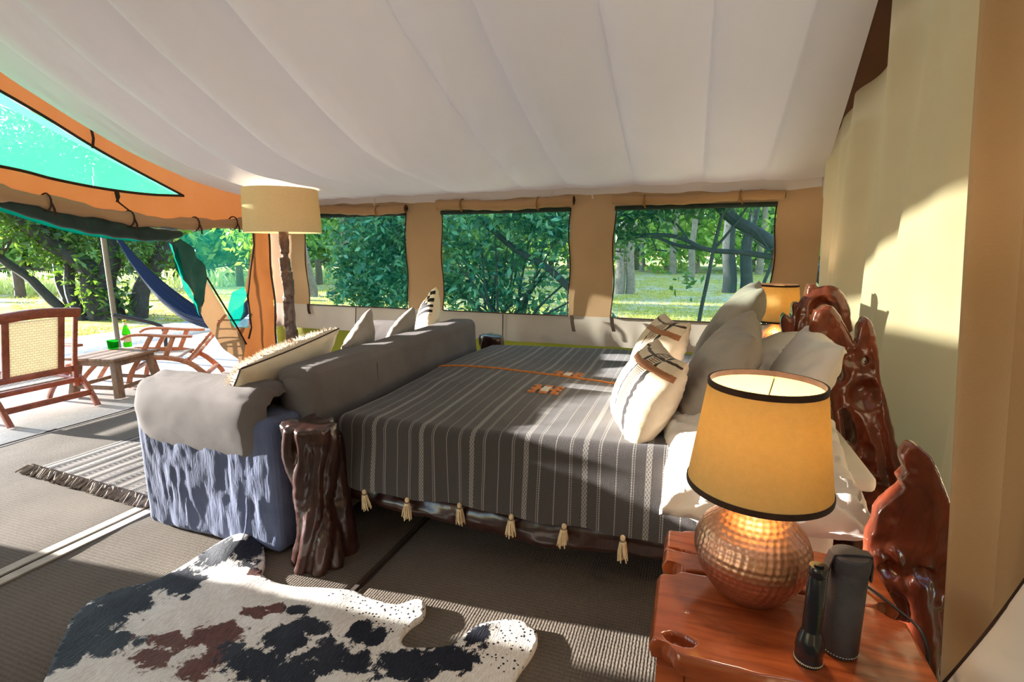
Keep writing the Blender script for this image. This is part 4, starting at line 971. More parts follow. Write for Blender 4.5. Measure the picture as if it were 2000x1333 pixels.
# ================================================================== FLOOR LAMP
fl2 = thing('floor_lamp', 'tall floor lamp with carved dark wooden post and linen drum shade', 'lamp', (-3.93, 4.2, 0))
MB().lathe([(.0, .012), (.17, .012), (.17, .04), (.12, .055), (.07, .06)], 24).build('foot', M['wood_lamp'], fl2)
B = MB()
segs = [(.06, .62, .062, .060), (.66, .92, .056, .054), (.97, 1.22, .050, .055), (1.22, 1.36, .054, .050), (1.41, 1.62, .046, .042)]
for z0, z1, r0, r1 in segs:
    k = r1/r0; B.box((.012*math.sin(z0*9), 0, (z0+z1)/2), (r0*1.75, r0*1.75, z1-z0), Matrix.Rotation(.5, 3, 'Z'), k)
for z in (.635, .645, .925, .955, 1.385, 1.40):
    B.tube([(0, 0, z-.014), (0, 0, z+.014)], .058 if z < 1.3 else .036, 10)
B.tube([(0, 0, .05), (0, 0, 1.66)], .034, 8)
o = B.build('carved_post', M['wood_lamp'], fl2)
gnarl(o, .009, it=2, disp=.008, nsc=16, seed=9)
sh = MB().lathe([(.365, 1.61), (.358, 1.82), (.350, 2.03), (.347, 2.03), (.355, 1.82), (.362, 1.61), (.365, 1.61)], 72).build('lamp_shade', M['shade_linen'], fl2)
S = MB()
for k in range(3):
    q = k*2*PI/3; S.tube([(0, 0, 1.96), (.35*math.cos(q), .35*math.sin(q), 1.99)], .003, 5)
S.tube([(0, 0, 1.62), (0, 0, 1.96)], .006, 6); S.build('shade_spider', M['dark_steel'], sh)
MB().ball((0, 0, 1.78), (.032, .032, .045), 14, 10).build('bulb', M['bulb'], fl2)
point(fl2, (0, 0, 1.85), 11, (1, .86, .64), .04)

fresh(fl2); under(LAMP_CABLE, fl2)
# ================================================================== RUGS
def poly_cloth(name, out, m, res, zf, seed=0):
    out = [Vector(p) for p in out]; n = len(out)
    def inside(p):
        c = False
        for i in range(n):
            a, b = out[i], out[i-1]
            if (a.y > p.y) != (b.y > p.y) and p.x < (b.x-a.x)*(p.y-a.y)/(b.y-a.y)+a.x: c = not c
        return c
    V = list(out); xs = [p.x for p in out]; ys = [p.y for p in out]; rr = random.Random(seed); O = np.array([(p.x, p.y) for p in out])
    for x in np.arange(min(xs), max(xs), res):
        for y in np.arange(min(ys), max(ys), res):
            p = Vector((x+rr.uniform(-.2, .2)*res, y+rr.uniform(-.2, .2)*res))
            if inside(p) and np.min((O[:, 0]-p.x)**2+(O[:, 1]-p.y)**2) > (res*.4)**2: V.append(p)
    r = delaunay_2d_cdt(V, [(i, (i+1) % n) for i in range(n)], [], 1, 1e-5)
    pv = np.array([(p.x, p.y) for p in r[0]]); z = zf(pv[:, 0], pv[:, 1]); v3 = np.column_stack([pv, z]).tolist(); f = [tuple(t) for t in r[2]]
    bm = bmesh.new(); bv = [bm.verts.new(p) for p in v3]
    for t in f: bm.faces.new([bv[i] for i in t])
    be = [e for e in bm.edges if len(e.link_faces) == 1]; ex = bmesh.ops.extrude_edge_only(bm, edges=be)
    for e in ex['geom']:
        if isinstance(e, bmesh.types.BMVert): e.co.z = .008
    bmesh.ops.recalc_face_normals(bm, faces=bm.faces); me = bpy.data.meshes.new(name); bm.to_mesh(me); bm.free()
    for p in me.polygons: p.use_smooth = True
    return obj(name, me, m)
hpx = [(60, 1400), (90, 1333), (105, 1290), (130, 1240), (140, 1215), (180, 1180), (240, 1155), (300, 1140), (360, 1112), (420, 1080), (470, 1068), (510, 1072), (518, 1100), (512, 1125), (530, 1140), (570, 1150), (640, 1155), (690, 1158), (730, 1175), (775, 1188), (815, 1176), (831, 1186), (826, 1208), (800, 1228), (784, 1250), (792, 1270), (830, 1272), (880, 1268), (905, 1250), (940, 1228), (990, 1216), (1030, 1224), (1050, 1248), (1040, 1280), (1018, 1310), (1004, 1340), (1010, 1400)]
hw = [at(x, y, Z=.02) for x, y in hpx]; hw = [(p.x, p.y) for p in hw] + [(-.62, .95), (-1.0, .9), (-1.4, .8), (-1.75, .72)]
hw = [tuple(q) for q in spl(hw+[hw[0]], 150)][:-1]
def hz(x, y):
    p = np.stack([x, y, 0*x], 1); k = at(480, 1075, Z=0); bump_ = .05*np.exp(-((x-k.x)**2+(y-k.y)**2)/.02)
    return .034+.007*fbm(p, 5, 4)+bump_+.006*np.sin((x*.6+y)*18)*np.exp(-((x+1.75)**2+(y-1.55)**2)/.06)
hide = poly_cloth('cowhide_rug', hw, M['hide'], .017, hz, 2); tag(hide, 'black, white and brown cowhide rug lying on the sisal matting', 'rug')
def hide_attr():
    me = hide.data; n = len(me.vertices); c = np.empty(n*3, np.float32); me.vertices.foreach_get('co', c); c = c.reshape(-1, 3)
    def field(bl):
        r = np.zeros(n)
        for x, y, rx, ry in bl:
            p = at(x, y, Z=.02); d = ((c[:, 0]-p.x)/rx)**2+((c[:, 1]-p.y)/ry)**2; r = np.maximum(r, np.exp(-d*.62))
        return r
    dark = field([(490, 1090, .09, .09), (430, 1095, .09, .08), (340, 1140, .14, .07), (240, 1180, .13, .09), (180, 1215, .13, .10), (215, 1255, .12, .07), (150, 1250, .12, .1), (130, 1290, .06, .08), (350, 1130, .06, .05), (365, 1175, .02, .015),
                  (580, 1200, .05, .03), (560, 1255, .10, .06), (600, 1230, .08, .05), (480, 1300, .14, .06), (640, 1290, .10, .07), (700, 1240, .045, .06), (735, 1250, .03, .04), (700, 1300, .06, .05), (800, 1310, .13, .07), (880, 1290, .10, .06), (930, 1250, .05, .06), (560, 1320, .1, .05)])
    brown = field([(330, 1255, .08, .045), (300, 1290, .08, .05), (400, 1250, .07, .04), (440, 1240, .08, .05), (500, 1200, .06, .03), (540, 1195, .05, .03), (430, 1290, .10, .05), (380, 1310, .08, .05), (500, 1125, .03, .02), (250, 1250, .04, .03)])
    speck = field([(740, 1180, .2, .12), (800, 1200, .1, .08), (980, 1250, .12, .14), (1000, 1230, .1, .1), (650, 1160, .1, .04)])
    for nm, a in (('dark', dark), ('brown', brown), ('speck', speck)):
        at_ = me.attributes.new(nm, 'FLOAT', 'POINT'); at_.data.foreach_set('value', a.astype(np.float32))
hide_attr()
rug = thing('striped_rug', 'grey and brown striped flatweave rug with a shaggy fringe beside the sofa', 'rug', (-3.4, 3.0, 0)); fresh(rug)
def rgf(u, v):
    x = -4.03+1.22*u; y = 1.96+2.0*v-.06*u*(1-v); p = np.stack([x, y, 0*x], 1); return np.stack([x, y, .019+.003*fbm(p, 6, 3)+.002*np.sin(x*60)], 1)
P_, q, uv = grid(80, 90, rgf); o = obj('weave', mesh_np(P_, q), M['rug']); bake(o, [('SOLIDIFY', dict(thickness=.009, offset=-1))]); under(o, rug)
F_ = MB(); rr_ = random.Random(8)
for k in range(420):
    u = k/420; x = -4.05+1.25*u; y = 1.965-.06*u; L = rr_.uniform(.05, .10); a = rr_.uniform(-.9, .9)
    F_.tube([(x, y+.01, .022), (x+.4*L*math.sin(a), y-.4*L, rr_.uniform(.03, .05)), (x+L*math.sin(a), y-L*math.cos(a*.6), .018)], [.006, .008, .004], 5)
o = F_.build('fringe', M['fringe']); under(o, rug); o['kind'] = 'stuff'

# pale cushion at the lower right, and a fluffy stool tip at the left edge
pillow('floor_cushion', 'pale linen cushion with dark piping leaning on the curtain at the lower right corner', (.815, 1.135, .40), (.85, -.5, -.34), (-.5, -.85, .03), .60, .82, .14, M['pillow_white'], M['lamp_trim'], cat='cushion', seed=21)

# ================================================================== DECK FURNITURE
def deck_chair_back_view():
    t = thing('folding_chair', 'reddish teak folding chair with cane back seen from behind on the deck', 'chair', (-5.35, 2.70, .0)); fresh(t); W = M['wood_chair']
    def part(nm, b, bevel=.004, m=W): return under(b.build(nm, m, bevel=bevel), t)
    # local axes: chair faces -X. back frame leans toward +X at the top
    yL, yR = 2.40, 3.02
    def bk(y, s): return Vector((-5.42+.16*s, y, .24+.66*s))      # point on the raked back, s 0..1
    top = [bk(yL-.03, .97)+Vector((.0, 0, .0)), bk(yL+.15, .995), bk((yL+yR)/2, 1.01), bk(yR-.15, 1.0), bk(yR+.04, .97)]
    part('top_rail', MB().plank([Vector(q) for q in spl(top, 14)], .028, .085, (1, 0, -.2)), .006)
    for y in (yL, yR): part('back_post', MB().plank([bk(y, 0)+Vector((.02, 0, -.05)), bk(y, .35), bk(y, .7), bk(y, .96)], .035, .03, (0, 1, 0)))
    for y in (yL+.11, yR-.11): part('stile', MB().plank([bk(y, .20), bk(y, .6), bk(y, .95)], .05, .022, (0, 1, 0)))
    part('lower_rail', MB().beam(bk(yL, .18), bk(yR, .18), .03, .055, up=(0, 0, 1)))
    def cane(y0, y1, s0, s1):
        def fn(u, v):
            y = y0+(y1-y0)*u; s = s0+(s1-s0)*v; return np.stack([-5.42+.16*s+.012*np.sin(PI*u)*0, y, .24+.66*s], 1)
        return fn
    P_, q, uv = grid(10, 12, cane(yL+.13, yR-.13, .22, .93)); o = obj('cane_back', mesh_np(P_, q, uv), M['cane']); bake(o, [('SOLIDIFY', dict(thickness=.006, offset=0))]); under(o, t)
    def seat(u, v):
        y = yL+.05+(yR-yL-.1)*u; x = -5.42-.50*v; return np.stack([x, y, .27+.06*v-.02*np.sin(PI*v)], 1)
    P_, q, uv = grid(10, 12, seat); o = obj('cane_seat', mesh_np(P_, q, uv), M['cane']); bake(o, [('SOLIDIFY', dict(thickness=.008, offset=0))]); under(o, t)
    for y in (yL+.02, yR-.02): part('seat_rail', MB().plank([Vector((-5.36, y, .25)), Vector((-5.65, y, .275)), Vector((-5.98, y, .32))], .035, .04, (0, 1, 0)))
    part('seat_back_rail', MB().beam((-5.38, yL-.01, .25), (-5.38, yR+.03, .25), .035, .045))
    part('seat_front_rail', MB().beam((-5.95, yL, .32), (-5.95, yR, .32), .035, .045))
    for y in (yL, yR+.04):
        part('rear_leg', MB().plank([Vector(q) for q in spl([(-5.42, y, .27), (-5.33, y, .20), (-5.26, y, .10), (-5.22, y+.01, .002)], 9)], .035, .045, (0, 1, 0)))
        part('front_leg', MB().plank([Vector(q) for q in spl([(-5.55, y, .30), (-5.72, y, .22), (-5.85, y, .1), (-5.92, y, .002)], 9)], .035, .045, (0, 1, 0)))
        part('arm', MB().plank([Vector(q) for q in spl([(-5.33, y, .57), (-5.55, y, .56), (-5.75, y, .54), (-5.9, y, .49)], 9)], .05, .025, (0, 1, 0)))
        part('arm_post', MB().beam((-5.75, y, .28), (-5.78, y, .53), .03, .03))
    part('stretcher', MB().beam((-5.27, yL, .13), (-5.27, yR+.04, .13), .03, .05))
deck_chair_back_view()
def steamer():
    d = Vector((-.80, -.60, 0)).normalized(); s = Vector((d.y, -d.x, 0))         # d: facing direction, s: to its left/right
    O = Vector((-5.45, 4.32, 0)); W = M['wood_chair2']
    t = thing('deck_chair', 'light teak steamer chair with curled arms and cane seat behind the small table', 'chair', tuple(O)); fresh(t)
    def L(a, b, z): return O+d*a+s*b+Vector((0, 0, z))
    def part(nm, b, bevel=.004, m=W): return under(b.build(nm, m, bevel=bevel), t)
    sd2 = tuple(s)
    for b in (.0, -.50):
        part('seat_beam', MB().plank([Vector(q) for q in spl([L(-.18, b, .10), L(-.05, b, .23), L(.15, b, .30), L(.40, b, .315), L(.62, b, .33)], 12)], .035, .05, sd2))
        part('rear_leg', MB().plank([Vector(q) for q in spl([L(.0, b, .27), L(-.12, b, .17), L(-.22, b, .06), L(-.25, b, .002)], 9)], .034, .045, sd2))
        part('front_leg', MB().plank([Vector(q) for q in spl([L(.28, b, .54), L(.38, b, .36), L(.50, b, .15), L(.54, b, .002)], 9)], .034, .045, sd2))
        part('arm_post', MB().plank([L(.08, b, .52), L(.13, b, .40), L(.18, b, .29)], .034, .045, sd2))
        part('arm', MB().plank([Vector(q) for q in spl([L(-.10, b, .52), L(.12, b, .535), L(.35, b, .56), L(.48, b, .555), L(.545, b, .52)], 14)], .055, .026, sd2))
        part('leg_rest_rail', MB().plank([L(.60, b, .32), L(.85, b, .30), L(1.05, b, .27)], .03, .04, sd2))
        part('leg_rest_leg', MB().plank([Vector(q) for q in spl([L(.78, b, .29), L(.90, b, .16), L(1.0, b, .002)], 7)], .03, .04, sd2))
    for a, z in ((-.02, .25), (.6, .325), (1.04, .27)): part('cross_rail', MB().beam(L(a, .02, z), L(a, -.52, z), .03, .045))
    part('stretcher', MB().beam(L(.46, .0, .2), L(.46, -.5, .2), .03, .04)); part('stretcher', MB().beam(L(-.2, .0, .1), L(-.2, -.5, .1), .03, .04))
    def seat(u, v):
        a = .02+.58*u; b = -.03-.44*v; z = .285+.035*u-.03*np.sin(PI*u)+.02
        return np.array(O)[None]+np.array(d)[None]*a[:, None]+np.array(s)[None]*b[:, None]+np.stack([0*z, 0*z, z], 1)
    P_, q, uv = grid(10, 10, seat); o = obj('cane_seat', mesh_np(P_, q, uv), M['cane']); bake(o, [('SOLIDIFY', dict(thickness=.008, offset=0))]); under(o, t)
    for k in range(6): part('leg_rest_slat', MB().beam(L(.66+.065*k, .0, .325-.006*k), L(.66+.065*k, -.5, .325-.006*k), .045, .012))
    for b in (-.02, -.48): part('back_stile', MB().plank([L(-.04, b, .27), L(-.22, b, .48), L(-.44, b, .74)], .04, .026, sd2))
    for k in range(5): part('back_slat', MB().beam(L(-.10-.07*k, .0, .34+.085*k), L(-.10-.07*k, -.5, .34+.085*k), .04, .012))
steamer()
tb = thing('side_table', 'small weathered wooden table on the deck holding the green bottle and glass', 'table', (-5.56, 3.48, 0), (0, 0, R(12))); 
TT = .40
for k in range(4): MB().box((-.21+.14*k, 0, TT-.014), (.137, .56, .026)).build('top_plank', M['wood_table'], tb, bevel=.004)
for i, (x, y) in enumerate(((-.23, -.22), (.23, -.22), (-.23, .22), (.23, .22))): MB().beam((x*1.12, y*1.12, .002), (x*.9, y*.9, TT-.028), .072, .06).build('leg', M['wood_table'], tb, bevel=.006)
for a, b in (((-.21, -.205, TT-.06), (.21, -.205, TT-.06)), ((-.21, .205, TT-.06), (.21, .205, TT-.06)), ((-.215, -.2, TT-.06), (-.215, .2, TT-.06)), ((.215, -.2, TT-.06), (.215, .2, TT-.06))):
    MB().beam(a, b, .025, .06).build('apron', M['wood_table'], tb, bevel=.003)
for a, b in (((-.24, -.235, .10), (.24, -.235, .10)), ((-.245, -.23, .10), (-.245, .23, .10)), ((.245, -.23, .10), (.245, .23, .10)), ((-.24, .235, .10), (.24, .235, .10))):
    MB().beam(a, b, .03, .035).build('stretcher', M['wood_table'], tb, bevel=.003)
bp = at(250, 678, Z=TT); bt = thing('bottle', 'green glass beer bottle standing on the small deck table', 'bottle', (bp.x, bp.y, TT+.001)); bt.scale = (1.25, 1.25, 1.25)
MB().lathe([(.0, .004), (.028, .0), (.031, .004), (.031, .12), (.029, .135), (.018, .165), (.0135, .185), (.013, .225), (.0145, .228), (.0145, .236), (.012, .238)], 28).build('glass_body', M['glass_bottle'], bt)
MB().lathe([(.0313, .045), (.0316, .05), (.0316, .10), (.0313, .105)], 28).build('paper_label', M['label'], bt)
MB().lathe([(.0136, .19), (.0139, .192), (.0138, .215), (.0134, .217)], 20).build('neck_label', M['label'], bt)
MB().lathe([(.0150, .226), (.0155, .230), (.0148, .240), (.0, .242)], 20).build('cap', M['cap_gold'], bt)
gp = at(230, 681, Z=TT); gt = thing('tumbler', 'green glass tumbler beside the bottle on the deck table', 'glass', (gp.x-.02, gp.y-.03, TT+.001)); gt.scale = (1.25, 1.25, 1.25)
MB().lathe([(.0, .004), (.034, .0), (.037, .004), (.041, .075), (.0385, .075), (.034, .012), (.0, .012)], 28).build('glass_wall', M['glass'], gt)

# pole, bent rail, hammock, fence
pl = thing('tent_pole', 'grey metal tent pole standing on the deck behind the table', 'pole', (-7.2, 4.58, 0))
MB().tube([(0, 0, 0), (0, 0, 2.35)], .030, 14).build('shaft', M['steel'], pl); MB().lathe([(.0, .0), (.06, .0), (.06, .012), (.034, .02), (.034, .05)], 16).build('foot', M['steel'], pl)
MB().tube([(0, 0, 2.33), (0, 0, 2.46)], .012, 8).build('spike', M['steel'], pl)
tag(MB().tube(spl([(-7.12, 4.52, .60), (-6.98, 4.72, .52), (-6.86, 4.90, .43), (-6.82, 4.95, .34), (-6.82, 4.95, .15), (-6.82, 4.95, .0)], 40), .026, 10).build('bent_rail', M['dark_steel']), 'bent dark metal tube rail between the pole and the steamer chair', 'rail')
hm = thing('hammock', 'dark blue hammock slung low behind the pole', 'hammock', (-8.0, 6.6, .3)); fresh(hm)
def ham(u, v):
    P0 = np.array([(-9.9, 6.5, 1.74), (-9.55, 6.5, 1.32), (-9.15, 6.52, .92), (-8.75, 6.55, .60), (-8.3, 6.6, .34), (-7.8, 6.65, .25), (-7.3, 6.7, .40), (-6.9, 6.75, .8), (-6.55, 6.8, 1.3)])
    n = len(P0); t = u*(n-1); c = np.array(spl(P0, 200)); ci = c[np.clip((u*199).astype(int), 0, 199)]
    wd = .03+.17*np.power(np.sin(PI*u), 1.3); a = PI*(v-.5)*1.1
    y = np.sin(a)*wd; z = -np.cos(a)*wd*.9+.012*np.sin(v*40)
    return ci+np.stack([0*y, y, z], 1)
P_, q, uv = grid(90, 40, ham); under(obj('cloth', mesh_np(P_, q, uv), M['hammock']), hm)
for a, b in (((-9.9, 6.5, 1.74), (-10.75, 6.75, 2.72)), ((-6.55, 6.8, 1.3), (-6.32, 6.85, 1.7))): under(MB().tube([a, b], .02, 8).build('rope', M['cord']), hm)
fence = thing('rope_fence', 'low garden fence of wooden posts strung with rope across the lawn', 'fence', (-20, 12, GZ)); fresh(fence)
FP = [(-27.5, 6.4), (-24.0, 8.7), (-20.7, 10.4), (-18.6, 13.0), (-17.6, 16.2), (-15.3, 18.2), (-13.1, 18.6), (-10.6, 19.4), (-8.0, 20.0)]
tops = []
for i, (x, y) in enumerate(FP):
    h = 1.05+.05*math.sin(i*3); under(MB().tube([(x, y, GZ-.05), (x+.02, y, GZ+h*.5), (x, y, GZ+h)], [.15, .14, .13], 10).build('post', M['post']), fence); tops.append(Vector((x, y, GZ+h-.06)))
for a, b in zip(tops[:-1], tops[1:]):
    under(MB().tube([a+(b-a)*t-Vector((0, 0, .22*math.sin(PI*t))) for t in np.linspace(0, 1, 12)], .03, 6).build('rope', M['rope']), fence)

# ================================================================== TREES
def leaves(c, size, up=.4, rng=RNG):
    n = len(c); nr = rng.normal(0, 1, (n, 3)); nr[:, 2] = np.abs(nr[:, 2])*(1+up); nr /= np.linalg.norm(nr, axis=1)[:, None]
    a = np.cross(nr, rng.normal(0, 1, (n, 3))); a /= np.linalg.norm(a, axis=1)[:, None]; b = np.cross(nr, a)
    s = (size*rng.uniform(.6, 1.35, n))[:, None]
    V = np.stack([c-a*s, c+b*s*.42+nr*s*.08, c+a*s, c-b*s*.42+nr*s*.08], 1).reshape(-1, 3)
    return V, np.arange(4*n).reshape(-1, 4)
def blob_points(blobs, n, rng=RNG, clump=.0):
    w_ = np.array([b[3]*b[4]*b[5] for b in blobs])**.75; k = rng.choice(len(blobs), n, p=w_/w_.sum()); B_ = np.array(blobs)[k]
    d = rng.normal(0, 1, (n, 3)); d /= np.linalg.norm(d, axis=1)[:, None]; r = np.power(rng.uniform(0, 1, n), .45)[:, None]
    p = B_[:, :3]+d*r*B_[:, 3:6]
    if clump:
        m = max(6, n//45); q = p[rng.integers(0, n, m)]; j = rng.integers(0, m, n); f = rng.uniform(0, 1, n) < .75
        p[f] = q[j[f]]+rng.normal(0, clump, (f.sum(), 3))
    p[:, 2] = np.maximum(p[:, 2], GZ+.04); return p
def tree(name, label, base, stems, blobs, n, size, mleaf='leaf', bark='bark', group=None, clump=.25, cat='tree'):
    t = thing(name, label, cat, (base[0], base[1], GZ), (0, 0, 0), group); fresh(t)
    if stems:
        for st in stems:
            pts, rr = st; B = MB(); P_ = spl(pts, 5*len(pts)); 
            P_ = [Vector(p)+Vector((.03*math.sin(i*.9), .03*math.cos(i*.7), 0))*(rr[0]*6 if i else 0) for i, p in enumerate(P_)]
            B.tube(P_, list(np.interp(np.linspace(0, 1, len(P_)), np.linspace(0, 1, len(rr)), rr)), 9); under(B.build('trunk', M[bark]), t)
    if n:
        V, F = leaves(blob_points(blobs, n, clump=clump), size); o = obj('foliage', mesh_np(V, F, smooth=False), M[mleaf]); under(o, t); o['kind'] = 'stuff'
    return t
# vine-clad many-stemmed tree by the deck
b0 = (-12.3, 7.55)
tree('leafy_tree', 'many-stemmed shade tree with vine leaves round its trunk behind the deck pole', b0,
     [([(-12.3, 7.5, GZ-.05), (-12.25, 7.5, .7), (-12.7, 7.2, 1.5), (-13.6, 6.6, 2.6), (-14.2, 6.2, 3.6)], [.28, .2, .17, .12]),
      ([(-12.1, 7.6, GZ-.05), (-12.05, 7.65, .9), (-11.95, 7.75, 1.8), (-11.7, 8.0, 3.4)], [.26, .19, .16, .12]),
      ([(-11.7, 7.85, GZ-.05), (-11.45, 8.1, .8), (-10.95, 8.4, 1.9), (-10.3, 8.9, 3.4)], [.2, .16, .15, .1]),
      ([(-12.5, 7.3, GZ-.05), (-12.75, 7.3, .8), (-12.9, 7.5, 2.0)], [.12, .1, .08])],
     [(-12.4, 7.6, 3.4, 2.8, 2.2, 1.2), (-14.2, 6.3, 2.8, 1.8, 1.5, 1.0), (-12.8, 7.4, 2.0, 1.4, 1.2, .7), (-12.15, 7.35, 1.0, .45, .45, .7), (-11.9, 7.5, .35, .6, .5, .35), (-11.4, 8.0, 1.3, .7, .6, .6), (-13.0, 7.2, 1.4, .6, .6, .5)], 13000, .08, 'leaf_dark', 'bark_dark', clump=.2)
tree('slender_tree', 'slender twin-stemmed tree leaning left above the cane chair', (-14.6, 8.2),
     [([(-14.5, 8.1, GZ-.05), (-15.0, 7.9, .6), (-15.7, 7.6, 1.3), (-16.0, 7.5, 2.4), (-16.8, 7.0, 3.4)], [.12, .1, .09, .06]),
      ([(-14.4, 8.25, GZ-.05), (-14.65, 8.2, .7), (-14.75, 8.1, 1.5), (-15.3, 7.7, 2.3), (-15.3, 7.9, 3.4)], [.12, .1, .09, .06]),
      ([(-15.7, 7.6, 1.3), (-15.3, 7.8, 1.9), (-15.2, 7.8, 2.7)], [.07, .05, .04])],
     [(-16.2, 7.3, 3.1, 2.0, 1.6, .9), (-15.3, 7.8, 2.3, 1.1, .9, .5), (-17.5, 6.2, 2.5, 1.2, 1.2, .8)], 4600, .10, 'leaf', 'bark_dark', clump=.25)
# lattice of shrubs and trees seen through the windows
tree('garden_bush', 'dense bush of broad blue-green leaves outside the left window', (-5.9, 8.6),
     [([(-5.9, 8.7, GZ), (-6.0, 8.6, 1.0), (-6.3, 8.4, 2.2)], [.05, .04, .02]), ([(-5.7, 8.7, GZ), (-5.4, 8.6, 1.0), (-5.2, 8.5, 2.2)], [.05, .04, .02])],
     [(-5.75, 8.6, 1.5, .95, .8, 1.3), (-5.3, 8.5, .9, .8, .7, .9), (-5.4, 8.5, 2.2, 1.1, .8, .8), (-6.3, 8.4, .8, .5, .5, .6)], 8000, .075, 'leaf_cool', clump=.12, cat='bush')
br = random.Random(12); st = []
for k in range(26):
    a = br.uniform(-1, 1); x = -2.9+br.uniform(-.3, .3); z1 = br.uniform(.8, 2.2)
    st.append(([(x, 7.6+br.uniform(-.2, .2), GZ), (x+a*.5, 7.6+br.uniform(-.3, .3), z1*.45), (x+a*1.5, 7.5+br.uniform(-.4, .4), z1)], [br.uniform(.02, .045), .018, .008]))
st.append(([(-1.2, 7.4, .35), (-1.9, 7.4, 1.05), (-2.6, 7.5, 1.45), (-3.2, 7.5, 1.9)], [.06, .05, .04]))
tree('garden_bush', 'big tangled bush with bare lower branches filling the middle window', (-2.8, 7.6), st,
     [(-3.0, 7.6, 1.9, 1.5, .7, .75), (-2.2, 7.5, 2.1, 1.0, .6, .6), (-3.7, 7.6, 1.0, .55, .5, .8), (-2.9, 7.6, .9, 1.2, .5, .6), (-1.7, 7.5, .3, .7, .4, .25)], 6600, .07, 'leaf_cool', 'bark_dark', clump=.12, cat='bush')
twr = random.Random(31); TW = []
for k in range(22):
    x = twr.uniform(-1.1, .9); z = twr.choice((1.42, 1.6, 2.1)); dx = twr.uniform(-.35, .35); dz = twr.uniform(-.1, .45)
    TW.append(([(x, 7.42, z), (x+dx*.5, 7.4, z+dz*.6), (x+dx, 7.4, z+dz)], [.012, .008, .004]))
tree('branching_tree', 'gnarled tree whose dark limbs cross the right window just outside', (1.9, 7.9),
     [([(1.9, 7.9, GZ), (1.75, 7.8, .9), (1.15, 7.6, 1.36), (.62, 7.5, 1.72), (.1, 7.5, 2.12), (-.5, 7.4, 2.6)], [.13, .11, .085, .075, .06]),
      ([(1.2, 7.6, 1.3), (.6, 7.5, 1.40), (.15, 7.4, 1.44), (-.3, 7.4, 1.62), (-.75, 7.4, 1.63), (-1.2, 7.4, 1.6)], [.045, .036, .03, .03, .022]),
      ([(.1, 7.4, 1.45), (-.25, 7.45, 1.50), (-.6, 7.4, 1.62), (-1.1, 7.4, 1.58)], [.03, .022, .018]),
      ([(.05, 7.35, -.06), (.12, 7.35, .7), (.22, 7.4, 1.45), (.3, 7.4, 1.9), (.5, 7.4, 2.3)], [.028, .026, .022, .014]),
      ([(.22, 7.4, 1.45), (.45, 7.4, 1.75), (.7, 7.4, 2.2)], [.02, .016, .01]),
      ([(.95, 7.5, 1.3), (.85, 7.45, .9), (.9, 7.4, .5), (.88, 7.4, .0)], [.02, .025, .025]),
      ([(-.1, 7.4, 1.55), (-.3, 7.4, 1.8), (-.7, 7.4, 1.9), (-1.0, 7.4, 2.3)], [.016, .014, .008])]+TW,
     [(-.75, 7.4, 2.05, .55, .4, .30), (.0, 7.45, 2.2, 1.1, .3, .28), (-1.1, 7.4, 1.75, .35, .3, .25), (-.1, 7.3, 2.15, .5, .3, .2), (-.05, 7.2, 1.08, .12, .12, .06), (-.9, 7.3, 1.6, .3, .2, .15)], 3600, .06, 'leaf_dark', 'bark_dark', clump=.12)
def trunk_tree(label, x, y, r, lean, h=7, two=None, group=None, bark='bark', n=1600, ml='leaf'):
    n = n//4; s = [([(x, y, GZ-.05), (x+lean*.3, y, 2.0), (x+lean*.8, y, 4.5), (x+lean*1.3, y, h)], [r*1.25, r, r*.85, r*.5])]
    if two: s.append(([(x+two, y+.1, GZ-.05), (x+two+lean*.1, y, 2.0), (x+two*1.6, y, 4.5)], [r*1.1, r*.85, r*.6]))
    return tree('woodland_tree', label, (x, y), s, [(x+lean, y, h*.8, 3.0, 3.0, 1.8), (x+lean*1.2, y, h, 2.4, 2.4, 1.4)], n, .2, ml, bark, group, .5)
trunk_tree('pale double-trunked tree at the left of the right window view', -2.45, 18.0, .15, .2, 7, .36)
trunk_tree('thick blue-grey double-trunked tree at the right of the right window view', 1.15, 19.5, .20, -.3, 8, .55, bark='bark_dark')
trunk_tree('pale leaning trunk at the left edge of the left window view', -11.8, 13.6, .17, -.9, 7)
trunk_tree('second slim trunk in the left window view', -12.6, 16.5, .15, .1, 7)
trunk_tree('third trunk beside the dense bush in the left window view', -9.9, 13.9, .18, .05, 7)
for i, (x, y, r) in enumerate(((-1.3, 33, .17), (-.2, 30, .16), (-3.4, 36, .17), (3.6, 34, .18), (-2.0, 40, .16))):
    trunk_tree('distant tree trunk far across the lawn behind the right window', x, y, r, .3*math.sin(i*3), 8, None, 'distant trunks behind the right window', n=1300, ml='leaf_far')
tr_ = random.Random(21)
for i in range(24):                                     # ring of leafy trees closing the view
    a = R(-66+i*3.35+tr_.uniform(-1, 1)); d = tr_.uniform(34, 48) if a > R(-48) else tr_.uniform(36, 46)
    x, y = d*math.sin(a), d*math.cos(a); k = tr_.uniform(.8, 1.3)*(.62 if a < R(-46) else 1)
    tree('background_tree', ('pale bright-leaved tree at the far edge of the lawn seen through the right window' if a > R(-12) else 'sunlit tree behind the leaf-filled left and middle windows' if a > R(-34) else 'sunlit tree beyond the rope fence on the left'), (x, y), [([(x, y, GZ), (x, y, 2.0), (x+.3, y, 5)], [.25, .2, .12])],
         [(x, y, 4.2*k, 3.6*k, 3.0, 2.6*k), (x+1.5, y-1, 2.0, 2.2, 2.0, 1.6), (x-1.6, y-.5, 1.6, 2.0, 1.8, 1.4), (x, y, 7.2*k, 2.6, 2.4, 1.6*k)], 3600, .30, ('leaf_bright', 'leaf_far', 'leaf_bright', 'leaf_far')[i % 4], 'bark', ('far trees behind the right window' if a > R(-12) else 'far trees behind the left windows' if a > R(-34) else 'far trees beyond the rope fence'), .6)
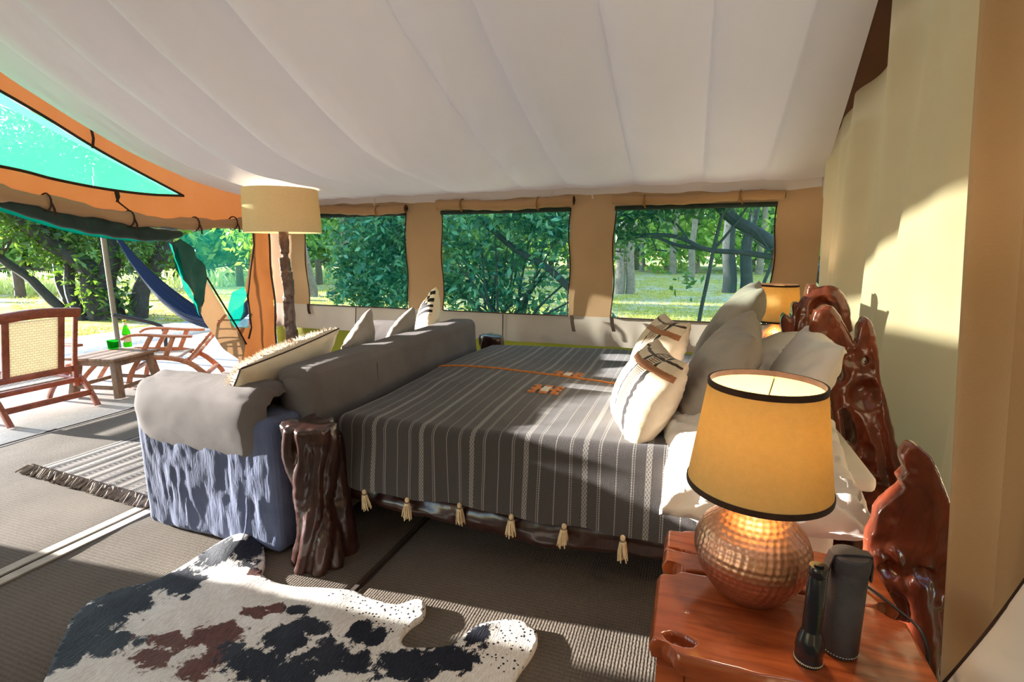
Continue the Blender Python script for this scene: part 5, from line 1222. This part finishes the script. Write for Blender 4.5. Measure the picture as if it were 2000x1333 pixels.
for i, (x, y, k) in enumerate(((-15.2, 15.5, 1.0), (-12.8, 12.4, .8))):
    tree('garden_tree', ('round leafy tree behind the hammock' if i == 0 else 'leafy tree seen through the green side net'), (x, y), [([(x, y, GZ), (x+.1, y, 1.2), (x+.4, y, 3.5)], [.2, .16, .1])],
         [(x, y, 3.4, 2.2*k, 1.8, 1.4), (x+.4, y, 2.2, 1.4*k, 1.2, .8)], 4200, .13, 'leaf', 'bark_dark', None, .3)
# reeds along the fence
def reeds():
    n = 1500; x = RNG.uniform(-30, -15, n); y = np.interp(x, [-30, -24, -20.7, -17.6, -15], [6.6, 9.6, 11.6, 16.6, 19])+RNG.uniform(-.2, 1.6, n); p = np.stack([x, y, np.full(n, GZ)], 1)
    d = np.stack([RNG.normal(0, .35, n), RNG.normal(0, .35, n), np.ones(n)], 1); L = RNG.uniform(.4, 1.0, n)[:, None]; s = np.cross(d, RNG.normal(0, 1, (n, 3))); s /= np.linalg.norm(s, axis=1)[:, None]
    V = np.stack([p-s*.03, p+s*.03, p+d*L*.6+s*.04, p+d*L+np.array([0, 0, -.15])*L], 1).reshape(-1, 3)
    o = obj('reed_bed', mesh_np(V, np.arange(4*n).reshape(-1, 4), smooth=False), M['straw']); tag(o, 'pale sunlit reeds growing along the rope fence', 'reeds', kind='stuff')
reeds()
def lawn_grass():
    n = 60000; r = RNG.uniform(0, 1, n); a = R(-64)+R(82)*RNG.uniform(0, 1, n); d = 7.5+22*r**1.5; x = d*np.sin(a); y = d*np.cos(a)
    ok = (y > 5.6) | (x < -10.0); x = x[ok]; y = y[ok]; n = len(x); p = np.stack([x, y, np.full(n, GZ-.02)], 1)
    keep = vnoise(p*np.array([1, 1, 0]), .55, 7) < .35; p = p[keep]; n = len(p)
    dd = np.stack([RNG.normal(0, .5, n), RNG.normal(0, .5, n), np.ones(n)], 1); s = np.cross(dd, RNG.normal(0, 1, (n, 3))); s /= np.linalg.norm(s, axis=1)[:, None]; L = RNG.uniform(.04, .10, n)[:, None]
    V = np.stack([p-s*.012, p+s*.012, p+dd*L], 1).reshape(-1, 3)
    o = obj('grass', mesh_np(V, np.arange(3*n).reshape(-1, 3), smooth=False), M['grass']); tag(o, 'short green grass growing on the lawn around the tent', 'grass', kind='stuff')
lawn_grass()
